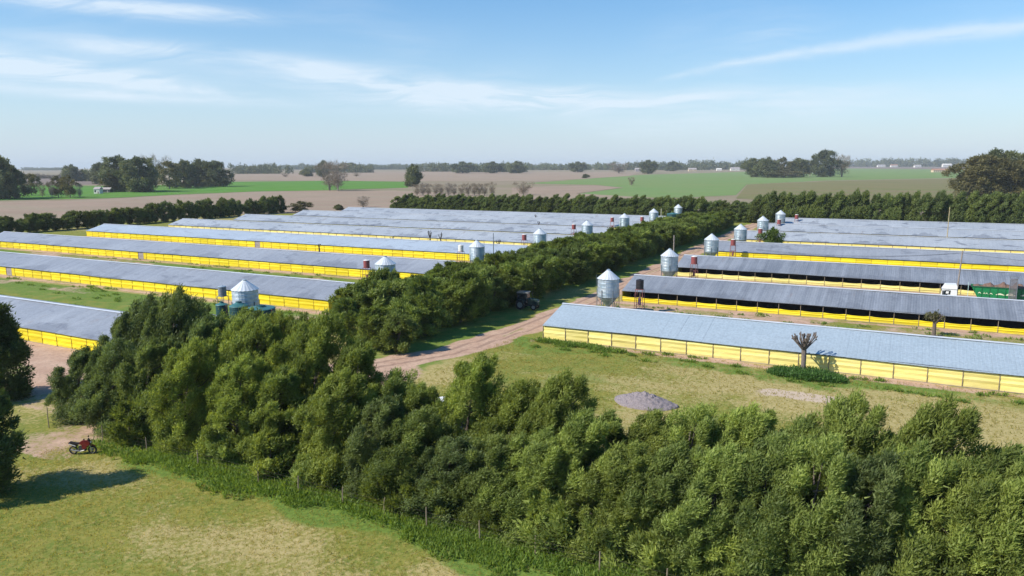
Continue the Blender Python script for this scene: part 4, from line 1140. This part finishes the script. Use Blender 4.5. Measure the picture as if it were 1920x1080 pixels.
# ------------------------------------------------------------------ poles
def pole(px, py, v, r, label, m=BARK_PALE, lean=(0, 0), cross=False, wires=()):
    x, z = ON_V(px, py, v)
    e = empty('utility_pole', (x - lean[0], v, 0)); tag(e, label, 'pole')
    MB().tube([(0, 0, 0), (lean[0], lean[1], z)], [r * 1.2, r * .8], 8).build('post', m, e)
    if cross: MB().box(-.5, .5, -.05, .05, -.05, .05).build('crossarm', m, e, loc=(lean[0], lean[1], z - .25))
    for (dx, dy, dz, sag) in wires:
        pts = [(lean[0] + dx * t, lean[1] + dy * t, z - .4 + dz * t - sag * 4 * t * (1 - t)) for t in [k / 10 for k in range(11)]]
        MB().tube(pts, .018, 4).build('wire', M_BLK, e)
    return e
pole(1805, 470, 148, .13, 'slightly leaning wooden utility pole beside the white lorry cab', lean=(.35, 0), wires=((-34, 0, -1.0, .9), (-34, 0, -1.15, 1.0), (30, 0, -1.5, .5)))
pole(925, 437, 154, .11, 'thin dark pole in front of the palest roofed left shed', m=M_STEEL)
pole(1264, 441, 165, .15, 'short pale wooden pole behind the second silo of the right row')
pole(1781, 388, 255, .12, 'thin yellowish pole among the far right sheds', m=worn('pole_yellow', (.45, .38, .22), .8))
pole(1240, 391, 305, .22, 'pale pole beside the far silos', m=worn('pole_greenish', (.42, .42, .30), .8))

# ------------------------------------------------------------------ gravel heap
def heap(cx, cy, rx, ry, h, m, name, label, seed, kind='stuff', parent=None, z0=0.0):
    rng = np.random.RandomState(seed); n, k = 90, 40
    th = np.linspace(0, 2 * pi, n, endpoint=False); rr = np.linspace(0, 1, k)
    T, Rr = np.meshgrid(th, rr)
    X = rx * Rr * np.cos(T) * (1 + .08 * np.sin(3 * T)); Y = ry * Rr * np.sin(T)
    prof = np.clip(1 - Rr, 0, 1) ** .85
    nzz = value_noise(X + 50, Y + 50, seed, .22) + .6 * value_noise(X + 50, Y + 50, seed + 1, .09)
    Z = z0 - .05 + h * prof * (1 - .18 * np.cos(T - .5) * Rr) + nzz * .20 * (Rr < .99)
    V = np.stack([X.ravel() + cx, Y.ravel() + cy, Z.ravel()], 1)
    idx = np.arange(n * k).reshape(k, n)
    nx_ = np.roll(idx, -1, 1)
    F = np.stack([idx[:-1].ravel(), idx[1:].ravel(), nx_[1:].ravel(), nx_[:-1].ravel()], 1)
    o = link(name, np_mesh(name, V, F, m), parent); tag(o, label, kind=kind); return o
M_GRAV = worn('gravel', (.275, .24, .25), .95, amp=.4, scale=9, bump=1.0)
heap(-22.3, 70.5, 3.3, 2.0, 1.2, M_GRAV, 'gravel_heap', 'grey violet gravel heap on the grass behind the windbreak', 3)
M_BRICK = worn('brick_rubble', (.40, .22, .17), .9, amp=.4, scale=5, bump=1.0)
x, y = G(925, 785); heap(x, y, 2.2, 1.4, .9, M_BRICK, 'rubble_heap', 'heap of reddish rubble half seen through the windbreak', 4)

# ------------------------------------------------------------------ vehicles
M_GLASS = mat('dark_glass', (.02, .025, .03), .12, 0, .6)
M_TYRE = mat('tyre', (.02, .02, .02), .85)
M_RIM = worn('rim', (.45, .45, .46), .4, .6, scale=4)
M_WPAINT = worn('white_paint', (.78, .78, .78), .35, amp=.08, scale=1)
M_CHAS = mat('chassis', (.04, .04, .045), .6)
def wheels(e, spots, r, wd, side=None):
    for (x, y) in spots:
        t = MB().wheel(x, r, y, r, wd, r * .42).build('wheel', M_TYRE, e)
        MB().disc(x, r, y, r * .6, wd * .7).build('rim', M_RIM, t)

# lorry cab, faces -x
cx0, cz = ON_V(1764, 540, 146)
lo = empty('lorry', (5.6, 146, 0)); tag(lo, 'white lorry cab with dark side window facing left behind the open yellow shed', 'lorry')
prof = [(0.0, .55), (0.0, 1.7), (.18, 2.75), (.45, 3.25), (.65, 3.62), (2.3, 3.66), (2.42, 3.4), (2.45, .9), (1.9, .9), (1.65, .55)]
MB().prism(prof, -1.2, 1.2).build('cab', M_WPAINT, lo)
MB().prism([(-.015, 1.75), (.17, 2.72), (.21, 2.72), (.03, 1.75)], -1.05, 1.05).build('windscreen', M_GLASS, lo)
MB().add([(.45, -1.215, 1.75), (1.0, -1.215, 1.75), (1.05, -1.215, 2.0), (1.45, -1.215, 2.0), (1.5, -1.215, 2.7), (.55, -1.215, 2.7), (.45, -1.195, 1.75), (1.0, -1.195, 1.75), (1.05, -1.195, 2.0), (1.45, -1.195, 2.0), (1.5, -1.195, 2.7), (.55, -1.195, 2.7)],
         [(0, 1, 2, 3, 4, 5), (0, 6, 7, 1), (1, 7, 8, 2), (2, 8, 9, 3), (3, 9, 10, 4), (4, 10, 11, 5), (5, 11, 6, 0)]).build('side_window', M_GLASS, lo)
MB().add([(.78, -1.225, 2.15), (1.18, -1.225, 2.15), (1.24, -1.225, 2.52), (.82, -1.225, 2.52)], [(0, 1, 2, 3)]).build('window_reflection', M_WPAINT, lo)  # white patch over the glass, a painted reflection
MB().box(.70, .86, -1.24, -1.22, 1.25, 1.75).build('door_pillar', M_CHAS, lo)
MB().box(.25, .42, -1.42, -1.2, 1.95, 2.65).build('mirror', M_CHAS, lo)
MB().box(-.02, 2.45, -1.23, -1.2, 2.86, 2.92).build('cab_seam', M_CHAS, lo)
MB().box(1.35, 1.6, -1.23, -1.2, 1.5, 1.58).build('door_handle', M_CHAS, lo)
MB().box(-.15, .1, -1.2, 1.2, .4, .85).build('bumper', M_WPAINT, lo)
MB().box(.3, 4.6, -.45, .45, .55, .85).build('chassis', M_CHAS, lo)
wheels(lo, [(.95, -1.0), (.95, 1.0), (4.0, -.95), (4.0, .95)], .5, .32)
# green trailer
M_GRN = worn('green_paint', (.012, .20, .065), .45, amp=.25, scale=1)
M_GRND = worn('green_paint_dark', (.010, .10, .045), .5, amp=.25, scale=1)
M_CREAM = mat('cream_paint', (.70, .68, .50), .5)
tr = empty('grain_trailer', (10.0, 146, 0)); tag(tr, 'green high-sided trailer heaped with brown litter behind the lorry cab', 'trailer')
TL = 13.0
bd = MB(); zt_, zb_ = 3.7, 1.35
# sloping ends, open top
o_ = [(0.0, zt_), (TL, zt_), (TL - 1.4, zb_), (1.2, zb_)]
for yy in (-1.25, 1.22):
    bd.add([(x, yy, z) for x, z in o_] + [(x, yy + .04, z) for x, z in o_], [(0, 3, 2, 1), (4, 5, 6, 7), (0, 1, 5, 4), (1, 2, 6, 5), (2, 3, 7, 6), (3, 0, 4, 7)])
bd.add([(0, -1.25, zt_), (0, 1.26, zt_), (1.2, 1.26, zb_), (1.2, -1.25, zb_)], [(0, 1, 2, 3)])
bd.add([(TL, -1.25, zt_), (TL - 1.4, -1.25, zb_), (TL - 1.4, 1.26, zb_), (TL, 1.26, zt_)], [(0, 1, 2, 3)])
bd.add([(1.2, -1.25, zb_), (1.2, 1.26, zb_), (TL - 1.4, 1.26, zb_), (TL - 1.4, -1.25, zb_)], [(0, 1, 2, 3)])
bd.build('body', M_GRN, tr)
MB().box(-.05, TL + .05, -1.33, -1.2, zt_ - .14, zt_ + .04).build('top_rail', M_GRND, tr)
for k in range(12):
    x = .45 + k * 1.1
    MB().box(x - .035, x + .035, -1.31, -1.255, zb_ + (.9 if k in (0, 11) else .02), zt_ - .15).build('rib', M_GRND, tr)
# painted cream flourishes on the side (flat print)
def swoosh(x0, x1, z, h):
    n = 10; vs = []
    for k in range(n + 1):
        t = k / n; th_ = h * (sin(pi * t) ** .6) * .5 + .01; zc = z + .10 * sin(pi * t * 1.4 - .6)
        vs += [(x0 + (x1 - x0) * t, -1.262, zc - th_), (x0 + (x1 - x0) * t, -1.262, zc + th_)]
    return vs, [(2 * k, 2 * k + 2, 2 * k + 3, 2 * k + 1) for k in range(n)]
for a in ((1.0, 1.45, 2.6, .14), (1.75, 2.05, 2.55, .12), (2.1, 2.4, 2.56, .12), (2.55, 3.1, 2.55, .13), (3.5, 4.75, 2.52, .22), (4.9, 6.2, 2.55, .34), (6.9, 8.6, 2.6, .3)):
    MB().add(*swoosh(*a)).build('cream_mark', M_CREAM, tr)
M_LITTER = worn('brown_litter', (.20, .125, .095), .95, amp=.4, scale=3, bump=1.0)
hp = MB(); rr = random.Random(9); nx, ny = 46, 10; vs = []
for i in range(nx):
    for j in range(ny):
        x = .25 + (TL - .5) * i / (nx - 1); yv = -1.15 + 2.3 * j / (ny - 1)
        e_ = sin(pi * min(1, max(0, (x - .2) / (TL - .4)))) ** .35 * sin(pi * j / (ny - 1)) ** .5 if 0 < j < ny - 1 else 0
        vs.append((x, yv, 3.45 + e_ * (.75 + .28 * sin(x * 3.1) + .12 * sin(x * 7.3) + rr.uniform(-.07, .07))))
hp.add(vs, [(i * ny + j, (i + 1) * ny + j, (i + 1) * ny + j + 1, i * ny + j + 1) for i in range(nx - 1) for j in range(ny - 1)])
hp.build('litter_load', M_LITTER, tr)
MB().box(-.3, TL - .5, -.5, .5, .9, 1.3).build('chassis', M_CHAS, tr)
MB().tube([(-.4, -.8, 1.2), (-.4, -.8, 4.3)], .04, 5).build('marker_pole', mat('pale_aqua', (.45, .62, .60), .5), tr)
wheels(tr, [(TL - 2.2 - 1.25 * k, s * 1.05) for k in range(3) for s in (-1, 1)], .5, .35)
# grey slatted elevator ladder standing before the trailer
x, z = ON_V(1902, 520, 143.5)
le = empty('conveyor', (x - .55, 143.5, 0)); tag(le, 'upright grey slatted loading conveyor standing against the green trailer', 'conveyor')
M_CHUTE = worn('chute_metal', (.17, .16, .17), .7, scale=2)
for s in (0, 1.05): MB().box(s, s + .07, -.1, .1, 0, z).build('side_rail', M_STEEL, le)
for k in range(int((z - .3) / .215)):
    MB().box(.072, 1.048, -.06, .06, .15 + k * .215, .30 + k * .215).build('slat', M_CHUTE, le)
MB().box(-.05, 1.17, -.2, .25, z - .02, z + .14).build('head', M_STEEL, le)

# cars half hidden behind the windbreak
def car(px, py, rz, paint, label):
    x, y = G(px, py)
    e = empty('parked_car', (x, y, 0), rz); tag(e, label, 'car', 'cars parked behind the windbreak')
    MB().prism([(-2.1, .35), (-2.15, .75), (-1.9, .95), (-1.0, 1.0), (1.1, .95), (2.0, .82), (2.15, .6), (2.1, .32)], -.85, .85).build('body', paint, e)
    MB().prism([(-1.75, .95), (-1.45, 1.42), (.35, 1.45), (1.1, .95)], -.72, .72).build('cabin', M_GLASS, e)
    MB().prism([(-1.5, 1.40), (-1.35, 1.50), (.25, 1.52), (.4, 1.43)], -.70, .70).build('roof', paint, e)
    for s in (-1, 1): MB().box(2.06, 2.15, s * .6 - .15, s * .6 + .15, .6, .75).build('headlight', M_WHT, e)
    wheels(e, [(-1.35, -.78), (-1.35, .78), (1.35, -.78), (1.35, .78)], .33, .2)
    return e
car(835, 775, .9, M_WPAINT, 'white car glimpsed through the windbreak, leftmost of the parked cars')
car(935, 812, .8, M_WPAINT, 'white car glimpsed low through the windbreak below the rubble heap')
car(985, 800, .8, worn('silver_paint', (.5, .52, .56), .35, .3, amp=.1), 'silver car glimpsed through the windbreak right of the rubble heap')

# tractor, faces +x
tx, ty = G(988, 579)
M_TRG = worn('tractor_paint', (.03, .06, .055), .5, scale=2)
tk = empty('tractor', (tx, ty, 0), radians(8)); tag(tk, 'dark tractor with a glazed cab parked in the shade of the shelter belt', 'tractor')
MB().prism([(.2, .9), (.2, 1.75), (.5, 1.9), (1.9, 1.7), (2.05, 1.5), (2.05, .8)], -.38, .38).build('bonnet', M_TRG, tk)
MB().prism([(-1.35, 1.1), (-1.45, 2.75), (.25, 2.75), (.35, 1.9), (.2, 1.1)], -.72, .72).build('cab', M_GLASS, tk)
MB().box(-1.55, .4, -.82, .82, 2.75, 2.95).build('cab_roof', worn('tractor_roof', (.30, .30, .29), .5, scale=2), tk)
for (x, y) in ((-1.42, -.74), (.27, -.74), (-1.42, .74), (.27, .74)): MB().box(x - .04, x + .04, y - .04, y + .04, 1.1, 2.75).build('cab_pillar', M_CHAS, tk)
MB().tube([(.9, .3, 1.8), (.9, .3, 2.8)], .05, 6).build('exhaust', M_CHAS, tk)
MB().box(-1.0, 1.9, -.25, .25, .55, .9).build('chassis', M_CHAS, tk)
for s in (-1, 1): MB().prism([(-1.55, 1.3), (-1.3, 1.72), (-.4, 1.72), (-.1, 1.3), (-.16, 1.28), (-.45, 1.65), (-1.25, 1.65), (-1.5, 1.28)], s * .98 - .22, s * .98 + .22).build('mudguard', M_TRG, tk)
wheels(tk, [(-.85, -.98), (-.85, .98)], .82, .45)
wheels(tk, [(1.45, -.85), (1.45, .85)], .52, .32)
for s in (-1, 1): MB().box(2.05, 2.1, s * .22 - .08, s * .22 + .08, 1.3, 1.45).build('headlight', M_WHT, tk)

# motorcycle, faces +x
mx_, my_ = G(156, 851)
M_MRED = mat('red_fairing', (.15, .008, .014), .35, 0, .6)
M_MBLK = mat('black_trim', (.02, .016, .02), .5)
mc = empty('motorcycle', (mx_, my_, 0), radians(30)); tag(mc, 'red motorcycle with black seat parked on the grass beside the windbreak', 'motorcycle')
mr = empty('x', (0, 0, 0)); bpy.data.objects.remove(mr)
MS = 1.12
def mpt(*a): return tuple(v_ * MS for v_ in a)
for (x, nm) in ((-.68, 'rear'), (.72, 'front')):
    t = MB().wheel(x * MS, .32 * MS, 0, .32 * MS, .13 * MS, .09 * MS, 22).build('wheel', M_TYRE, mc)
    rm = MB().wheel(x * MS, .32 * MS, 0, .235 * MS, .06 * MS, .03 * MS, 22)
    rm.disc(x * MS, .32 * MS, 0, .06 * MS, .12 * MS, 10)
    for k in range(6):
        a = k * pi / 3; rm.tube([mpt(x, 0, .32), mpt(x + .21 * cos(a), 0, .32 + .21 * sin(a))], .012, 4)
    rm.build('rim', M_RIM, t)
MB().prism([(-.15 * MS, .80 * MS), (-.12 * MS, .98 * MS), (.05 * MS, 1.06 * MS), (.30 * MS, 1.02 * MS), (.42 * MS, .84 * MS), (.2 * MS, .70 * MS)], -.15, .15).build('fuel_tank', M_MRED, mc)
MB().prism([(-.95 * MS, .92 * MS), (-.88 * MS, .99 * MS), (-.5 * MS, .90 * MS), (-.14 * MS, .88 * MS), (-.12 * MS, .80 * MS), (-.5 * MS, .78 * MS), (-.9 * MS, .86 * MS)], -.13, .13).build('seat', M_MBLK, mc)
tl = MB().prism([(-.98 * MS, .86 * MS), (-.9 * MS, .89 * MS), (-.4 * MS, .76 * MS), (-.38 * MS, .62 * MS), (-.55 * MS, .62 * MS)], -.12, .12).build('tail_fairing', M_MBLK, mc)
MB().prism([(-.94 * MS, .84 * MS), (-.88 * MS, .86 * MS), (-.44 * MS, .68 * MS), (-.46 * MS, .64 * MS)], -.135, .135).build('white_stripe', M_WPAINT, tl)
MB().prism([(.15 * MS, .98 * MS), (.42 * MS, 1.10 * MS), (.62 * MS, .98 * MS), (.66 * MS, .80 * MS), (.42 * MS, .68 * MS), (.30 * MS, .45 * MS), (.08 * MS, .42 * MS), (.02 * MS, .62 * MS)], -.19, .19).build('front_fairing', M_MRED, mc)
MB().prism([(.50 * MS, 1.02 * MS), (.60 * MS, 1.0 * MS), (.52 * MS, 1.22 * MS), (.46 * MS, 1.22 * MS)], -.10, .10).build('windscreen', M_GLASS, mc)
MB().prism([(.45 * MS, .70 * MS), (.72 * MS, .74 * MS), (.98 * MS, .66 * MS), (.98 * MS, .63 * MS), (.72 * MS, .69 * MS), (.45 * MS, .66 * MS)], -.06, .06).build('front_mudguard', M_MRED, mc)
MB().box(-.25 * MS, .25 * MS, -.14, .14, .26 * MS, .62 * MS).build('engine', M_CHAS, mc)
fk = MB()
for s in (-.09, .09): fk.tube([mpt(.72, s, .32), mpt(.45, s, 1.05)], .028, 6)
fk.build('fork', M_RIM, mc)
hb = MB(); hb.tube([mpt(.30, -.36, 1.10), mpt(.42, -.15, 1.06), mpt(.42, .15, 1.06), mpt(.30, .36, 1.10)], .018, 5); hb.build('handlebar', M_MBLK, mc)
for s in (-1, 1):
    m2 = MB(); m2.tube([mpt(.38, s * .26, 1.08), mpt(.36, s * .32, 1.24)], .01, 4); m2.box(.32 * MS, .36 * MS, s * .36 - .07, s * .36 + .07, 1.22 * MS, 1.31 * MS); m2.build('mirror', M_MBLK, mc)
MB().tube([mpt(.2, -.15, .35), mpt(-.1, -.17, .28), mpt(-.45, -.18, .33), mpt(-.78, -.19, .42)], [.03, .03, .055, .05], 8).build('exhaust', M_RIM, mc)
MB().box(-.68 * MS, -.1 * MS, -.10, -.06, .29 * MS, .35 * MS).build('swingarm', M_RIM, mc)
MB().tube([mpt(-.05, -.14, .3), mpt(-.12, -.38, 0)], .015, 4).build('kickstand', M_CHAS, mc)
MB().box(.62 * MS, .68 * MS, -.08, .08, .86 * MS, .98 * MS).build('headlight', M_WHT, mc)
MB().box(-1.0 * MS, -.96 * MS, -.06, .06, .86 * MS, .92 * MS).build('tail_light', M_RED, mc)

# ------------------------------------------------------------------ distant houses
def house(px, py, wm, dm, hm, wall, roof, label, cat='house', rise=.35, name='farmhouse', rz=None):
    x, y = G(px, py)
    e = empty(name, (x, y, 0), YAW if rz is None else rz); tag(e, label, cat)
    MB().box(-wm / 2, wm / 2, -dm / 2, dm / 2, 0, hm).build('walls', wall, e)
    o = .4
    MB().add([(-wm / 2 - o, -dm / 2 - o, hm + .02), (wm / 2 + o, -dm / 2 - o, hm + .02), (wm / 2 + o, dm / 2 + o, hm + .02), (-wm / 2 - o, dm / 2 + o, hm + .02), (-wm / 2 - o, 0, hm + dm * rise), (wm / 2 + o, 0, hm + dm * rise)],
             [(0, 1, 5, 4), (2, 3, 4, 5), (0, 4, 3), (1, 2, 5), (0, 3, 2, 1)]).build('roof', roof, e)
    n = max(2, int(wm / 5))
    for k in range(n):
        cx = -wm / 2 + wm * (k + .5) / n
        if k == n // 2: MB().box(cx - .6, cx + .6, -dm / 2 - .06, -dm / 2 + .02, 0, min(2.2, hm * .8)).build('door', M_DOOR, e)
        else: MB().box(cx - .7, cx + .7, -dm / 2 - .06, -dm / 2 + .02, hm * .35, hm * .75).build('window', M_GLASS, e)
    return e
M_HW = worn('house_white', (.75, .72, .66), .8, amp=.1, scale=.5)
M_HC = worn('house_cream', (.62, .50, .34), .8, amp=.1, scale=.5)
M_HR = worn('house_roof', (.40, .36, .35), .8, amp=.2, scale=.5)
M_RT = worn('roof_tile', (.42, .22, .15), .8, amp=.2, scale=.5)
house(185, 363, 5, 6, 4, M_HW, M_HR, 'small white cottage gable at the left foot of the big left grove')
house(200, 361, 9, 5, 3, M_FASCIA, M_HR, 'dark low shed beside the small white cottage', 'shed', name='field_shed')
house(1196, 322, 18, 12, 8, M_HR, M_HR, 'grey farm building left of the tall dark tree on the horizon', 'barn', name='barn')
house(1298, 321, 26, 14, 6, M_HC, M_HR, 'tan farm building above the pale green pasture', 'barn', name='barn')
house(1348, 320, 18, 10, 5, M_HW, M_HW, 'left low white farm building on the horizon', 'barn', name='barn')
house(1378, 320, 32, 14, 7, M_HW, M_HR, 'wider white farmhouse on the horizon')
house(1016, 318, 14, 10, 12, M_HW, M_HR, 'tiny white house in the far wood above the pink field')
house(1526, 325, 10, 9, 12, M_HW, M_HR, 'narrow white house between the trees of the pasture grove')
house(1652, 313.5, 46, 16, 10, M_HW, M_HR, 'distant white house left in the village edge')
house(1676, 313.5, 40, 16, 11, M_HW, M_RT, 'distant white house second in the village edge')
house(1720, 314, 36, 16, 9, M_HW, M_HR, 'distant white house in the middle of the village edge')
house(1775, 313.5, 50, 16, 14, M_HW, M_HW, 'distant bright white shed at right of the village edge')
house(1802, 314.5, 40, 16, 8, M_HR, M_HR, 'distant grey shed at the right end of the village edge', 'shed', name='field_shed')
house(1770, 323, 62, 12, 5.5, M_HC, M_RT, 'long cream building with a reddish roof on the right meadow', 'barn', name='barn', rise=.3)
house(592, 323, 8, 8, 5, M_HW, M_HR, 'tiny white hut left of the bare pair of trees', 'hut', name='hut')

# ------------------------------------------------------------------ air
hz = MB().box(-8800, 8800, -8800, 8800, -1.5, 60)
hm = bpy.data.materials.new('haze'); hm.use_nodes = True
hn = hm.node_tree; hn.nodes.clear()
vo = hn.nodes.new('ShaderNodeVolumePrincipled'); vo.inputs['Color'].default_value = (.88, .95, 1.0, 1)
vo.inputs['Density'].default_value = 0.00008
vo.inputs['Anisotropy'].default_value = 0.0
oo = hn.nodes.new('ShaderNodeOutputMaterial'); hn.links.new(vo.outputs[0], oo.inputs['Volume'])
ho = hz.build('haze', hm); tag(ho, 'thin pale haze over the plain', kind='stuff')
